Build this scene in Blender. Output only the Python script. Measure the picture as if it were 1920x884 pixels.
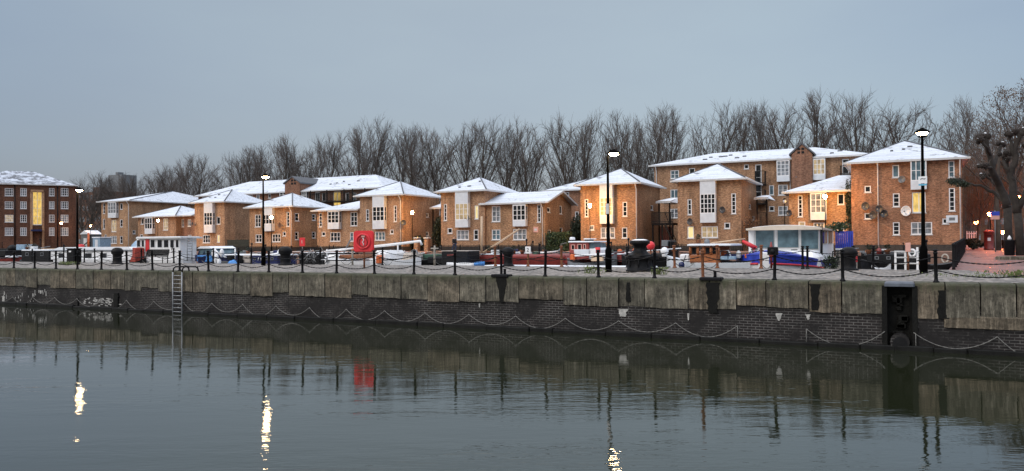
import bpy, math, random
from mathutils import Vector, Matrix, Euler
R = math.radians
SC = bpy.context.scene
for o in list(bpy.data.objects): bpy.data.objects.remove(o)
COL = SC.collection
# ------------------------------------------------------------------ camera
FP = 1450.0; CX, CY = 960.0, 442.0
CAMZ = 3.25
YAW, PITCH, ROLL = R(26.95), R(0.53), R(0.37)
CAMROT = (Matrix.Rotation(YAW, 3, 'Z') @ Matrix.Rotation(R(90) + PITCH, 3, 'X') @ Matrix.Rotation(-ROLL, 3, 'Z'))
cam = bpy.data.cameras.new('camera'); camo = bpy.data.objects.new('camera', cam); COL.objects.link(camo)
cam.sensor_width = 36; cam.lens = FP / 1920 * 36; cam.clip_end = 6000; cam.clip_start = 0.1
camo.matrix_world = Matrix.Translation((0, 0, CAMZ)) @ CAMROT.to_4x4()
SC.camera = camo
# ------------------------------------------------------------------ world, sun, exposure
SC.view_settings.view_transform = 'Standard'; SC.view_settings.look = 'None'
SC.view_settings.exposure = 0.0; SC.view_settings.gamma = 1; SC.view_settings.use_curve_mapping = False
SUN_EL, SUN_AZ = R(38), R(205)      # azimuth clockwise from +Y, the light comes from behind the camera
W = bpy.data.worlds.new('World'); SC.world = W; W.use_nodes = True
wn = W.node_tree.nodes; wl = W.node_tree.links; wn.clear()
def wnode(t, **k):
    n = wn.new(t)
    for a, b in k.items(): setattr(n, a, b)
    return n
sky = wnode('ShaderNodeTexSky', sky_type='NISHITA', sun_disc=False)
sky.sun_elevation = SUN_EL; sky.sun_rotation = SUN_AZ; sky.air_density = 1.2; sky.dust_density = 3.0
b1 = wnode('ShaderNodeBackground'); b1.inputs[1].default_value = 0.05; wl.new(sky.outputs[0], b1.inputs[0])
tc = wnode('ShaderNodeTexCoord'); sep = wnode('ShaderNodeSeparateXYZ'); wl.new(tc.outputs['Generated'], sep.inputs[0])
mp = wnode('ShaderNodeMapping'); mp.inputs['Scale'].default_value = (1, 1, 3.2); wl.new(tc.outputs['Generated'], mp.inputs[0])
nz = wnode('ShaderNodeTexNoise'); nz.inputs['Scale'].default_value = 1.6; nz.inputs['Detail'].default_value = 5; wl.new(mp.outputs[0], nz.inputs['Vector'])
rp = wnode('ShaderNodeValToRGB'); wl.new(sep.outputs['Z'], rp.inputs[0])
cr = rp.color_ramp; cr.elements[0].position = 0.0; cr.elements[0].color = (0.235, 0.265, 0.345, 1)
cr.elements[1].position = 1.0; cr.elements[1].color = (1.95, 2.0, 2.05, 1)
e = cr.elements.new(0.12); e.color = (0.255, 0.305, 0.385, 1)
e = cr.elements.new(0.32); e.color = (0.30, 0.365, 0.42, 1)
e = cr.elements.new(0.55); e.color = (1.45, 1.5, 1.56, 1)
mx = wnode('ShaderNodeMix', data_type='RGBA', blend_type='MULTIPLY'); mx.inputs[0].default_value = 1.0
r2 = wnode('ShaderNodeValToRGB'); wl.new(nz.outputs[0], r2.inputs[0])
r2.color_ramp.elements[0].position = 0.3; r2.color_ramp.elements[0].color = (0.90, 0.89, 0.94, 1)
r2.color_ramp.elements[1].position = 0.75; r2.color_ramp.elements[1].color = (1.10, 1.11, 1.07, 1)
dp = wnode('ShaderNodeVectorMath', operation='DOT_PRODUCT'); nv = wnode('ShaderNodeVectorMath', operation='NORMALIZE'); wl.new(tc.outputs['Generated'], nv.inputs[0]); wl.new(nv.outputs[0], dp.inputs[0]); dp.inputs[1].default_value = (-0.42, 0.86, 0.28)
r4 = wnode('ShaderNodeValToRGB'); wl.new(dp.outputs['Value'], r4.inputs[0]); r4.color_ramp.elements[0].position = .80; r4.color_ramp.elements[0].color = (.85, .865, .925, 1); r4.color_ramp.elements[1].position = 1.0; r4.color_ramp.elements[1].color = (1.30, 1.22, 1.13, 1)
m4 = wnode('ShaderNodeMix', data_type='RGBA', blend_type='MULTIPLY'); m4.inputs[0].default_value = 1.0; wl.new(r2.outputs[0], m4.inputs[6]); wl.new(r4.outputs[0], m4.inputs[7])
wl.new(rp.outputs[0], mx.inputs[6]); wl.new(m4.outputs[2], mx.inputs[7])
b2 = wnode('ShaderNodeBackground'); b2.inputs[1].default_value = 0.80; wl.new(mx.outputs[2], b2.inputs[0])
ad = wnode('ShaderNodeAddShader'); wl.new(b1.outputs[0], ad.inputs[0]); wl.new(b2.outputs[0], ad.inputs[1])
wo = wnode('ShaderNodeOutputWorld'); wl.new(ad.outputs[0], wo.inputs[0])
sl = bpy.data.lights.new('sun', 'SUN'); sl.energy = 0.8; sl.angle = R(30); sl.color = (1.0, 0.96, 0.92)
so = bpy.data.objects.new('sun', sl); COL.objects.link(so)
sd = Vector((math.sin(SUN_AZ) * math.cos(SUN_EL), math.cos(SUN_AZ) * math.cos(SUN_EL), math.sin(SUN_EL)))
so.rotation_euler = sd.to_track_quat('Z', 'Y').to_euler(); so.location = (0, -20, 40)
# ------------------------------------------------------------------ rays
def ray(px, py): return CAMROT @ Vector(((px - CX) / FP, (CY - py) / FP, -1.0))
def onY(px, py, Y):
    d = ray(px, py); t = Y / d.y
    return Vector((d.x * t, Y, CAMZ + d.z * t))
def onX(px, py, X):
    d = ray(px, py); t = X / d.x
    return Vector((X, d.y * t, CAMZ + d.z * t))
def onZ(px, py, Z):
    d = ray(px, py); t = (Z - CAMZ) / d.z
    return Vector((d.x * t, d.y * t, Z))
# ------------------------------------------------------------------ objects
def tag(o, label=None, cat=None, group=None, kind=None):
    if label: o['label'] = label
    if cat: o['category'] = cat
    if group: o['group'] = group
    if kind: o['kind'] = kind
    return o
def thing(name, label, cat, loc=(0, 0, 0), rot=0.0, group=None):
    o = bpy.data.objects.new(name, None); COL.objects.link(o); o.location = loc; o.rotation_euler = (0, 0, rot)
    o.empty_display_size = 0.3
    return tag(o, label, cat, group)
class MB:
    def __init__(s): s.v = []; s.f = []; s.smooth = []
    def add(s, vs, fs, sm=False):
        n = len(s.v); s.v += [tuple(v) for v in vs]; s.f += [tuple(i + n for i in f) for f in fs]; s.smooth += [sm] * len(fs); return s
    def box(s, x0, y0, z0, x1, y1, z1):
        if x0 > x1: x0, x1 = x1, x0
        if y0 > y1: y0, y1 = y1, y0
        if z0 > z1: z0, z1 = z1, z0
        return s.add([(x0,y0,z0),(x1,y0,z0),(x1,y1,z0),(x0,y1,z0),(x0,y0,z1),(x1,y0,z1),(x1,y1,z1),(x0,y1,z1)],
              [(0,3,2,1),(4,5,6,7),(0,1,5,4),(1,2,6,5),(2,3,7,6),(3,0,4,7)])
    def bbox(s, x0, y0, z0, x1, y1, z1, b=0.02):
        """box with chamfered vertical and top edges"""
        b = min(b, (x1-x0)*.4, (y1-y0)*.4, (z1-z0)*.4)
        ring = lambda i, z: [(x0+i,y0+b,z),(x0+b,y0+i,z),(x1-b,y0+i,z),(x1-i,y0+b,z),(x1-i,y1-b,z),(x1-b,y1-i,z),(x0+b,y1-i,z),(x0+i,y1-b,z)]
        vs = ring(0, z0) + ring(0, z1-b) + [(min(max(x, x0+b*.9), x1-b*.9), min(max(y, y0+b*.9), y1-b*.9), z1) for x, y, z in ring(0, z1)]
        fs = [tuple(reversed(range(8)))]
        for k in (0, 1):
            for i in range(8): fs.append((k*8+i, k*8+(i+1)%8, (k+1)*8+(i+1)%8, (k+1)*8+i))
        fs.append(tuple(range(16, 24)))
        return s.add(vs, fs)
    def tube(s, pts, rad, n=6, caps=True, sm=True):
        pts = [Vector(p) for p in pts]
        if not hasattr(rad, '__len__'): rad = [rad] * len(pts)
        vs = []; up = None
        for i, p in enumerate(pts):
            t = (pts[min(i+1, len(pts)-1)] - pts[max(i-1, 0)])
            if t.length < 1e-9: t = Vector((0, 0, 1))
            t.normalize()
            if up is None:
                up = Vector((0, 0, 1)) if abs(t.z) < 0.9 else Vector((1, 0, 0))
            a = t.cross(up)
            if a.length < 1e-4: a = t.cross(Vector((0, 1, 0.01)))
            a.normalize(); b = t.cross(a).normalized(); up = -b if False else up
            for k in range(n):
                w = 2 * math.pi * k / n
                vs.append(p + (a * math.cos(w) + b * math.sin(w)) * rad[i])
        fs = []
        for i in range(len(pts) - 1):
            for k in range(n): fs.append((i*n+k, (i+1)*n+k, (i+1)*n+(k+1)%n, i*n+(k+1)%n))
        if caps:
            fs.append(tuple(range(n))); fs.append(tuple(reversed(range((len(pts)-1)*n, len(pts)*n))))
        return s.add(vs, fs, sm)
    def lathe(s, prof, c=(0, 0, 0), n=20, sm=True, axis='Z', lobes=0, amp=0):
        vs = []; c = Vector(c)
        for (r, z) in prof:
            for k in range(n):
                w = 2 * math.pi * k / n; rr = r * (1 + (amp * math.cos(lobes * w) if lobes else 0))
                p = Vector((rr * math.cos(w), rr * math.sin(w), z))
                if axis == 'Y': p = Vector((p.x, -p.z, p.y))
                vs.append(p + c)
        fs = []
        for i in range(len(prof) - 1):
            for k in range(n): fs.append((i*n+k, i*n+(k+1)%n, (i+1)*n+(k+1)%n, (i+1)*n+k))
        fs.append(tuple(reversed(range(n)))); fs.append(tuple(range((len(prof)-1)*n, len(prof)*n)))
        return s.add(vs, fs, sm)
    def prism(s, poly, y0, y1):
        """poly of (x,z), extruded along y"""
        n = len(poly); vs = [(x, y0, z) for x, z in poly] + [(x, y1, z) for x, z in poly]
        fs = [tuple(range(n)), tuple(reversed(range(n, 2*n)))] + [(i, i+n, (i+1)%n+n, (i+1)%n) for i in range(n)]
        return s.add(vs, fs)
    def build(s, name, mat, parent=None, loc=(0, 0, 0), recalc=True):
        me = bpy.data.meshes.new(name); me.from_pydata([tuple(v) for v in s.v], [], s.f); 
        if recalc:
            import bmesh
            bm = bmesh.new(); bm.from_mesh(me); bmesh.ops.recalc_face_normals(bm, faces=bm.faces); bm.to_mesh(me); bm.free()
        me.polygons.foreach_set('use_smooth', s.smooth)
        me.materials.append(mat); o = bpy.data.objects.new(name, me); COL.objects.link(o); o.location = loc
        if parent: o.parent = parent
        return o
def copy_tree(o, parent=None):
    c = o.copy(); COL.objects.link(c); c.parent = parent
    for ch in list(o.children): copy_tree(ch, c)
    return c
ORD = ('first second third fourth fifth sixth seventh eighth ninth tenth eleventh twelfth thirteenth fourteenth fifteenth sixteenth seventeenth '
       'eighteenth nineteenth twentieth twenty-first twenty-second twenty-third twenty-fourth twenty-fifth twenty-sixth twenty-seventh twenty-eighth '
       'twenty-ninth thirtieth thirty-first thirty-second thirty-third thirty-fourth thirty-fifth thirty-sixth thirty-seventh thirty-eighth thirty-ninth fortieth').split()
# ------------------------------------------------------------------ materials
def newmat(name):
    m = bpy.data.materials.new(name); m.use_nodes = True; nt = m.node_tree
    return m, nt.nodes, nt.links, nt.nodes['Principled BSDF']
def N(ns, t, ins=None, **k):
    n = ns.new(t)
    for a, b in k.items(): setattr(n, a, b)
    for a, b in (ins or {}).items(): n.inputs[a].default_value = b
    return n
def ramp(ns, stops, interp='LINEAR'):
    n = ns.new('ShaderNodeValToRGB'); c = n.color_ramp; c.interpolation = interp
    while len(c.elements) < len(stops): c.elements.new(0.5)
    for e, (p, col) in zip(c.elements, stops):
        e.position = p; e.color = (*col, 1) if len(col) == 3 else col
    return n
def g(v): return (v, v, v)
def mixn(ns, ls, fac, a, b, mode='MIX'):
    m = N(ns, 'ShaderNodeMix', data_type='RGBA', blend_type=mode)
    for i, v in ((0, fac), (6, a), (7, b)):
        if isinstance(v, (int, float)): m.inputs[i].default_value = v
        elif isinstance(v, tuple): m.inputs[i].default_value = (*v, 1)
        else: ls.new(v, m.inputs[i])
    return m.outputs[2]
def texco(ns, ls, scale=(1, 1, 1), combine=False):
    t = ns.new('ShaderNodeTexCoord')
    if combine:   # (x+y, z): runs round the corners of an upright wall
        s = ns.new('ShaderNodeSeparateXYZ'); ls.new(t.outputs['Object'], s.inputs[0])
        a = N(ns, 'ShaderNodeMath', operation='ADD'); ls.new(s.outputs[0], a.inputs[0]); ls.new(s.outputs[1], a.inputs[1])
        c = ns.new('ShaderNodeCombineXYZ'); ls.new(a.outputs[0], c.inputs[0]); ls.new(s.outputs[2], c.inputs[1])
        src = c.outputs[0]
    else: src = t.outputs['Object']
    m = N(ns, 'ShaderNodeMapping', {'Scale': scale}); ls.new(src, m.inputs[0]); return m.outputs[0]
def noise(ns, ls, vec, scale, detail=4, rough=.6):
    n = N(ns, 'ShaderNodeTexNoise', {'Scale': scale, 'Detail': detail, 'Roughness': rough}); ls.new(vec, n.inputs['Vector']); return n.outputs[0]
def simple(name, col, rough=.6, var=.25, scale=3.0, metal=0, bump=0, spec=.5):
    m, ns, ls, p = newmat(name); v = texco(ns, ls); n = noise(ns, ls, v, scale, 5, .65)
    r = ramp(ns, [(.3, tuple(c*(1-var) for c in col)), (.7, tuple(min(1, c*(1+var)) for c in col))]); ls.new(n, r.inputs[0]); ls.new(r.outputs[0], p.inputs['Base Color'])
    p.inputs['Roughness'].default_value = rough; p.inputs['Metallic'].default_value = metal; p.inputs['Specular IOR Level'].default_value = spec
    if bump:
        b = N(ns, 'ShaderNodeBump', {'Strength': .6, 'Distance': bump}); n2 = noise(ns, ls, v, scale*6, 4); ls.new(n2, b.inputs['Height']); ls.new(b.outputs[0], p.inputs['Normal'])
    return m
def brickmat(name, c1, c2, mortar, bw=.225, bh=.075, ms=.01, dark=(.75, 1.15), rough=.85):
    m, ns, ls, p = newmat(name); v = texco(ns, ls, combine=True)
    b = N(ns, 'ShaderNodeTexBrick', {'Color1': (*c1, 1), 'Color2': (*c2, 1), 'Mortar': (*mortar, 1), 'Scale': 1.0, 'Mortar Size': ms, 'Brick Width': bw, 'Row Height': bh, 'Bias': -.1})
    ls.new(v, b.inputs['Vector'])
    n1 = noise(ns, ls, v, 1.1, 5, .7); r1 = ramp(ns, [(.3, g(dark[0])), (.7, g(dark[1]))]); ls.new(n1, r1.inputs[0])
    v2 = texco(ns, ls, (4.2, 10.5, 1), combine=True); n2 = noise(ns, ls, v2, 1.0, 2, .9); r2 = ramp(ns, [(.36, g(.58)), (.5, g(1.02)), (.64, g(1.5))]); ls.new(n2, r2.inputs[0])
    o = mixn(ns, ls, 1.0, b.outputs[0], r1.outputs[0], 'MULTIPLY'); o = mixn(ns, ls, 1.0, o, r2.outputs[0], 'MULTIPLY')
    v5 = texco(ns, ls, (1.1, .16, 1), combine=True); n5 = noise(ns, ls, v5, 1.0, 5, .7); r5 = ramp(ns, [(.36, g(.66)), (.55, g(1.08))]); ls.new(n5, r5.inputs[0]); o = mixn(ns, ls, .8, o, r5.outputs[0], 'MULTIPLY'); oi = ns.new('ShaderNodeObjectInfo'); r6 = ramp(ns, [(0, (.90, .86, .84)), (.5, (1.0, 1.0, 1.0)), (1, (1.10, 1.09, 1.05))]); ls.new(oi.outputs['Random'], r6.inputs[0]); o = mixn(ns, ls, 1.0, o, r6.outputs[0], 'MULTIPLY')
    ls.new(o, p.inputs['Base Color']); p.inputs['Roughness'].default_value = rough; p.inputs['Specular IOR Level'].default_value = .25
    return m
M = {}
M['brick_orange'] = brickmat('brick_orange', (.40, .205, .096), (.27, .124, .062), (.40, .30, .20))
M['brick_right'] = brickmat('brick_right', (.33, .150, .078), (.22, .088, .048), (.33, .22, .15))
M['brick_tan'] = brickmat('brick_tan', (.40, .222, .115), (.27, .136, .074), (.41, .31, .22))
M['brick_red'] = brickmat('brick_red', (.27, .125, .075), (.17, .070, .045), (.28, .19, .13))
M['brick_brown'] = brickmat('brick_brown', (.16, .070, .042), (.11, .048, .032), (.13, .085, .06))
M['brick_dark'] = simple('brick_dark', (.050, .042, .036), .9, .4, 5)
M['white'] = simple('white_paint', (.80, .81, .82), .45, .08, 2)
M['offwhite'] = simple('offwhite_paint', (.55, .56, .56), .5, .12, 2)
M['panel'] = simple('grey_white_panel', (.64, .68, .72), .5, .1, 2)
M['iron'] = simple('black_iron', (.007, .007, .008), .5, .4, 8, 0, .004, .14)
M['ironrough'] = simple('weathered_iron', (.012, .012, .013), .55, .5, 6, 0, .006, .15)
M['rust'] = simple('rusty_metal', (.20, .075, .032), .85, .5, 9, 0, .004)
M['palepost'] = simple('pale_weathered_wood', (.36, .33, .28), .8, .4, 9)
M['darkwood'] = simple('dark_wood', (.014, .011, .010), .8, .4, 6, 0, 0, .2)
M['varnish'] = simple('varnished_wood', (.33, .11, .035), .4, .35, 6)
M['spar'] = simple('spruce_spar', (.58, .42, .28), .5, .15, 6)
M['red'] = simple('red_paint', (.62, .030, .035), .4, .12, 3)
M['fadedred'] = simple('faded_red_paint', (.30, .055, .045), .55, .35, 4)
M['redbright'] = simple('red_plastic', (.72, .035, .045), .35, .1, 3)
M['maroon'] = simple('maroon_paint', (.21, .030, .024), .45, .3, 3)
M['navy'] = simple('navy_paint', (.010, .018, .085), .35, .3, 4)
M['blue'] = simple('blue_paint', (.025, .055, .42), .4, .25, 3)
M['lightblue'] = simple('light_blue_cover', (.07, .26, .62), .6, .3, 5, 0, .02)
M['canopyblue'] = simple('pale_blue_canopy', (.24, .36, .48), .45, .35, 5)
M['blackpaint'] = simple('black_boat_paint', (.006, .006, .007), .5, .5, 4, 0, 0, .25)
M['tarp'] = simple('dark_tarpaulin', (.009, .0095, .011), .65, .5, 5, 0, .02, .25)
M['greytarp'] = simple('pale_canvas', (.42, .37, .32), .8, .25, 5, 0, .02)
M['cream'] = simple('cream_paint', (.60, .52, .42), .5, .1, 3)
M['greypaint'] = simple('grey_paint', (.16, .17, .18), .5, .3, 4)
M['green'] = simple('green_paint', (.04, .10, .07), .5, .3, 4)
M['orangepaint'] = simple('orange_paint', (.60, .13, .03), .5, .2, 4)
M['pole'] = simple('lamp_black', (.002, .002, .002), .9, .2, 8, 0, 0, .04)
M['rope'] = simple('pale_rope', (.17, .165, .15), .8, .35, 14)
M['alu'] = simple('galvanised_steel', (.30, .31, .32), .45, .4, 10, .3)
M['bark'] = simple('bark', (.075, .060, .048), .95, .4, 2.0)
M['barkdark'] = simple('dark_bark', (.028, .023, .019), .95, .5, 2.5, 0, .03)
M['twig'] = simple('twigs', (.115, .098, .088), .95, .3, .6)
M['twigbrown'] = simple('brown_twigs', (.13, .065, .035), .95, .3, .6)
M['leaf'] = simple('evergreen_leaves', (.035, .060, .022), .7, .5, 3)
M['leafdark'] = simple('dark_leaves', (.022, .035, .018), .7, .5, 3)
M['leafbrown'] = simple('brown_leaves', (.11, .060, .030), .8, .45, 2)
M['weed'] = simple('weeds', (.10, .13, .035), .8, .4, 5)
M['coat'] = simple('black_coat', (.012, .012, .015), .8, .3, 9)
M['jeans'] = simple('blue_jeans', (.030, .050, .10), .8, .3, 9)
M['skin'] = simple('skin', (.45, .27, .19), .6, .1, 9)
M['dishgrey'] = simple('dish_grey', (.045, .045, .05), .5, .2, 4)
M['pink'] = simple('pale_pink_board', (.66, .36, .30), .6, .1, 4)
M['signblue'] = simple('sign_blue', (.12, .42, .60), .5, .1, 4)
M['slate'] = simple('slate_grey', (.10, .105, .115), .8, .4, 5)
def glass(name, col, rough=.08, var=.6, spec=.22):
    m, ns, ls, p = newmat(name); v = texco(ns, ls); n = noise(ns, ls, v, 1.7, 3)
    r = ramp(ns, [(.35, tuple(c*(1-var) for c in col)), (.65, tuple(min(1, c*(1+var)) for c in col))]); ls.new(n, r.inputs[0]); ls.new(r.outputs[0], p.inputs['Base Color'])
    p.inputs['Roughness'].default_value = rough; p.inputs['Specular IOR Level'].default_value = spec; return m
M['glass'] = glass('dark_glass', (.014, .017, .020), .06)
M['glassc'] = glass('curtained_glass', (.20, .22, .24), .15, .5)
M['glassb'] = glass('bluish_glass', (.10, .16, .19), .1, .35)
def emis(name, col, s, var=0, colB=None):
    m, ns, ls, p = newmat(name); p.inputs['Base Color'].default_value = (.1, .08, .05, 1)
    p.inputs['Emission Color'].default_value = (*col, 1); p.inputs['Emission Strength'].default_value = s
    if var:
        v = texco(ns, ls, (2.5, 2.5, 1.2)); n = noise(ns, ls, v, 1.3, 3); r = ramp(ns, [(.35, tuple(c*(1-var) for c in col)), (.65, col)]); ls.new(n, r.inputs[0]); ls.new(r.outputs[0], p.inputs['Emission Color'])
    return m
M['lit'] = emis('lit_window', (1.0, .66, .16), .95, .45)
M['litdim'] = emis('dim_lit_window', (1.0, .72, .38), .55, .6)
M['litpale'] = emis('pale_lit_window', (1.0, .80, .36), 1.0, .3)
M['lamp'] = emis('lamp_glow', (1.0, .70, .36), 130)
M['lampsmall'] = emis('small_lamp_glow', (1.0, .47, .09), 800)
M['lamporange'] = emis('orange_lamp_glow', (1.0, .17, .04), 170)
M['lampdim'] = emis('dim_lamp_glow', (1.0, .48, .2), 60)
# snow on tiles
def snowmat(name, cover=.62, col=(.70, .745, .81)):
    m, ns, ls, p = newmat(name); v = texco(ns, ls)
    n = noise(ns, ls, v, .9, 8, .72); r = ramp(ns, [(cover - .06, col), (cover + .05, (.16, .17, .19))]); ls.new(n, r.inputs[0])
    n2 = noise(ns, ls, v, 5, 4, .7); r2 = ramp(ns, [(.3, g(.80)), (.7, g(1.05))]); ls.new(n2, r2.inputs[0])
    v3 = texco(ns, ls, (.1, 3.4, 3.4)); n3 = noise(ns, ls, v3, 1.5, 2, .5); r3 = ramp(ns, [(.4, g(.82)), (.6, g(1.05))]); ls.new(n3, r3.inputs[0])
    o = mixn(ns, ls, 1.0, r.outputs[0], r2.outputs[0], 'MULTIPLY'); o = mixn(ns, ls, 1.0, o, r3.outputs[0], 'MULTIPLY')
    ls.new(o, p.inputs['Base Color']); p.inputs['Roughness'].default_value = .8
    b = N(ns, 'ShaderNodeBump', {'Strength': .4, 'Distance': .03}); ls.new(n2, b.inputs['Height']); ls.new(b.outputs[0], p.inputs['Normal'])
    return m
M['snowroof'] = snowmat('snow_covered_tiles', .625); M['snowpatchy'] = snowmat('patchy_snow_tiles', .50, (.62, .67, .75))
M['snow'] = simple('snow', (.80, .83, .87), .8, .07, 4, 0, .01)
# quay, stone, brick of the dock wall, water
def stonemat():
    m, ns, ls, p = newmat('streaked_coping_stone'); oi = ns.new('ShaderNodeObjectInfo')
    v0 = texco(ns, ls); nd = N(ns, 'ShaderNodeTexNoise', {'Scale': 1.3, 'Detail': 3}); ls.new(v0, nd.inputs['Vector'])
    va = N(ns, 'ShaderNodeVectorMath', operation='MULTIPLY_ADD'); ls.new(nd.outputs['Color'], va.inputs[0]); va.inputs[1].default_value = (.16, .16, .5); ls.new(v0, va.inputs[2])
    vm = N(ns, 'ShaderNodeMapping', {'Scale': (15, 15, .7)}); ls.new(va.outputs[0], vm.inputs[0]); n = noise(ns, ls, vm.outputs[0], 1.0, 5, .75)
    base = ramp(ns, [(.34, (.016, .015, .012)), (.46, (.075, .067, .052)), (.55, (.145, .128, .10)), (.66, (.36, .33, .27))]); ls.new(n, base.inputs[0])
    v2 = texco(ns, ls, (1, 1, 1)); n2 = noise(ns, ls, v2, 2.6, 10, .85); r2 = ramp(ns, [(.36, g(.30)), (.5, g(.95)), (.66, g(1.6))]); ls.new(n2, r2.inputs[0])
    n7 = noise(ns, ls, v2, 1.1, 8, .75); r7 = ramp(ns, [(.38, (.045, .043, .035)), (.52, (.13, .12, .095)), (.66, (.27, .24, .19))]); ls.new(n7, r7.inputs[0]); bb0 = mixn(ns, ls, .48, base.outputs[0], r7.outputs[0])
    o = mixn(ns, ls, 1.0, bb0, r2.outputs[0], 'MULTIPLY')
    tint = ramp(ns, [(0, (.66, .68, .69)), (.3, (1.0, 1.0, .95)), (.55, (1.16, 1.02, .90)), (.8, (.78, .80, .76)), (1, (1.14, 1.13, 1.08))]); ls.new(oi.outputs['Random'], tint.inputs[0])
    o = mixn(ns, ls, .85, o, tint.outputs[0], 'MULTIPLY')
    t = ns.new('ShaderNodeTexCoord'); s = ns.new('ShaderNodeSeparateXYZ'); ls.new(t.outputs['Object'], s.inputs[0])
    # algae grows from the top edge down in ragged streaks
    ad = N(ns, 'ShaderNodeMath', operation='MULTIPLY_ADD'); ls.new(n, ad.inputs[0]); ad.inputs[1].default_value = 1.5; ls.new(s.outputs[2], ad.inputs[2])
    ra = ramp(ns, [(.0, g(0)), (1, g(1))]); mr = N(ns, 'ShaderNodeMapRange', {'From Min': 2.48, 'From Max': 2.78}); ls.new(ad.outputs[0], mr.inputs[0])
    gm = mixn(ns, ls, n2, (.016, .020, .010), (.085, .092, .050))
    mf = N(ns, 'ShaderNodeMath', operation='MULTIPLY'); ls.new(mr.outputs[0], mf.inputs[0]); mf.inputs[1].default_value = .88
    o = mixn(ns, ls, mf.outputs[0], o, gm)
    ls.new(o, p.inputs['Base Color']); p.inputs['Roughness'].default_value = .85; p.inputs['Specular IOR Level'].default_value = .3
    b = N(ns, 'ShaderNodeBump', {'Strength': .8, 'Distance': .02}); n4 = noise(ns, ls, v2, 9, 6, .7); bb = mixn(ns, ls, .5, n, n4); ls.new(bb, b.inputs['Height']); ls.new(b.outputs[0], p.inputs['Normal'])
    return m
M['stone'] = stonemat()
def dockbrick():
    m, ns, ls, p = newmat('wet_dark_brick'); v = texco(ns, ls, combine=True)
    b = N(ns, 'ShaderNodeTexBrick', {'Color1': (.013, .011, .011, 1), 'Color2': (.024, .018, .017, 1), 'Mortar': (.15, .145, .135, 1), 'Scale': 1.0, 'Mortar Size': .010, 'Mortar Smooth': .3, 'Brick Width': .25, 'Row Height': .085})
    ls.new(v, b.inputs['Vector']); n = noise(ns, ls, v, .55, 6, .75); r = ramp(ns, [(.44, g(0)), (.60, g(1))]); ls.new(n, r.inputs[0])
    o = mixn(ns, ls, r.outputs[0], (.014, .0125, .012), b.outputs[0])
    n2 = noise(ns, ls, v, 6, 4, .7); r2 = ramp(ns, [(.3, g(.6)), (.7, g(1.35))]); ls.new(n2, r2.inputs[0]); o = mixn(ns, ls, 1.0, o, r2.outputs[0], 'MULTIPLY')
    ls.new(o, p.inputs['Base Color']); p.inputs['Roughness'].default_value = .7; p.inputs['Specular IOR Level'].default_value = .3
    bp = N(ns, 'ShaderNodeBump', {'Strength': .5, 'Distance': .01}); ls.new(n2, bp.inputs['Height']); ls.new(bp.outputs[0], p.inputs['Normal'])
    return m
M['dockbrick'] = dockbrick()
M['algae'] = simple('black_algae', (.006, .006, .005), .7, .6, 5, 0, .02, .2)
M['ledge'] = simple('wet_ledge', (.008, .008, .007), .6, .6, 3, 0, .01, .2)
M['lime'] = simple('lime_deposit', (.42, .41, .38), .8, .4, 8, 0, .01)
def cobble():
    m, ns, ls, p = newmat('granite_setts'); v = texco(ns, ls)
    vo = N(ns, 'ShaderNodeTexVoronoi', {'Scale': 6.0}); ls.new(v, vo.inputs['Vector']); r = ramp(ns, [(0, (.34, .31, .28)), (.45, (.25, .23, .21)), (.75, (.06, .055, .05))]); ls.new(vo.outputs['Distance'], r.inputs[0])
    n = noise(ns, ls, v, 1.2, 6, .7); r2 = ramp(ns, [(.3, (.62, .60, .58)), (.7, (1.2, 1.18, 1.16))]); ls.new(n, r2.inputs[0])
    hs = N(ns, 'ShaderNodeSeparateColor'); ls.new(vo.outputs['Color'], hs.inputs[0]); r3 = ramp(ns, [(0, g(.65)), (1, g(1.35))]); ls.new(hs.outputs[0], r3.inputs[0])
    o = mixn(ns, ls, 1.0, r.outputs[0], r2.outputs[0], 'MULTIPLY'); o = mixn(ns, ls, 1.0, o, r3.outputs[0], 'MULTIPLY')
    ls.new(o, p.inputs['Base Color']); p.inputs['Roughness'].default_value = .75
    b = N(ns, 'ShaderNodeBump', {'Strength': .7, 'Distance': .03}, invert=True); ls.new(vo.outputs['Distance'], b.inputs['Height']); ls.new(b.outputs[0], p.inputs['Normal'])
    return m
M['cobble'] = cobble()
def paver():
    m, ns, ls, p = newmat('red_brick_paving'); v = texco(ns, ls)
    b = N(ns, 'ShaderNodeTexBrick', {'Color1': (.30, .125, .10, 1), 'Color2': (.20, .10, .085, 1), 'Mortar': (.09, .07, .06, 1), 'Scale': 1.0, 'Mortar Size': .012, 'Brick Width': .42, 'Row Height': .16})
    ls.new(v, b.inputs['Vector']); n = noise(ns, ls, v, .7, 6, .7); r2 = ramp(ns, [(.3, g(.6)), (.7, g(1.25))]); ls.new(n, r2.inputs[0])
    o = mixn(ns, ls, 1.0, b.outputs[0], r2.outputs[0], 'MULTIPLY'); ls.new(o, p.inputs['Base Color'])
    r3 = ramp(ns, [(.35, g(.25)), (.65, g(.7))]); ls.new(n, r3.inputs[0]); ls.new(r3.outputs[0], p.inputs['Roughness']); return m
M['paver'] = paver()
M['soil'] = simple('far_ground', (.11, .095, .075), .95, .3, .3)
M['quayconc'] = simple('quay_brick_paving', (.24, .14, .105), .85, .25, .8)
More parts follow.
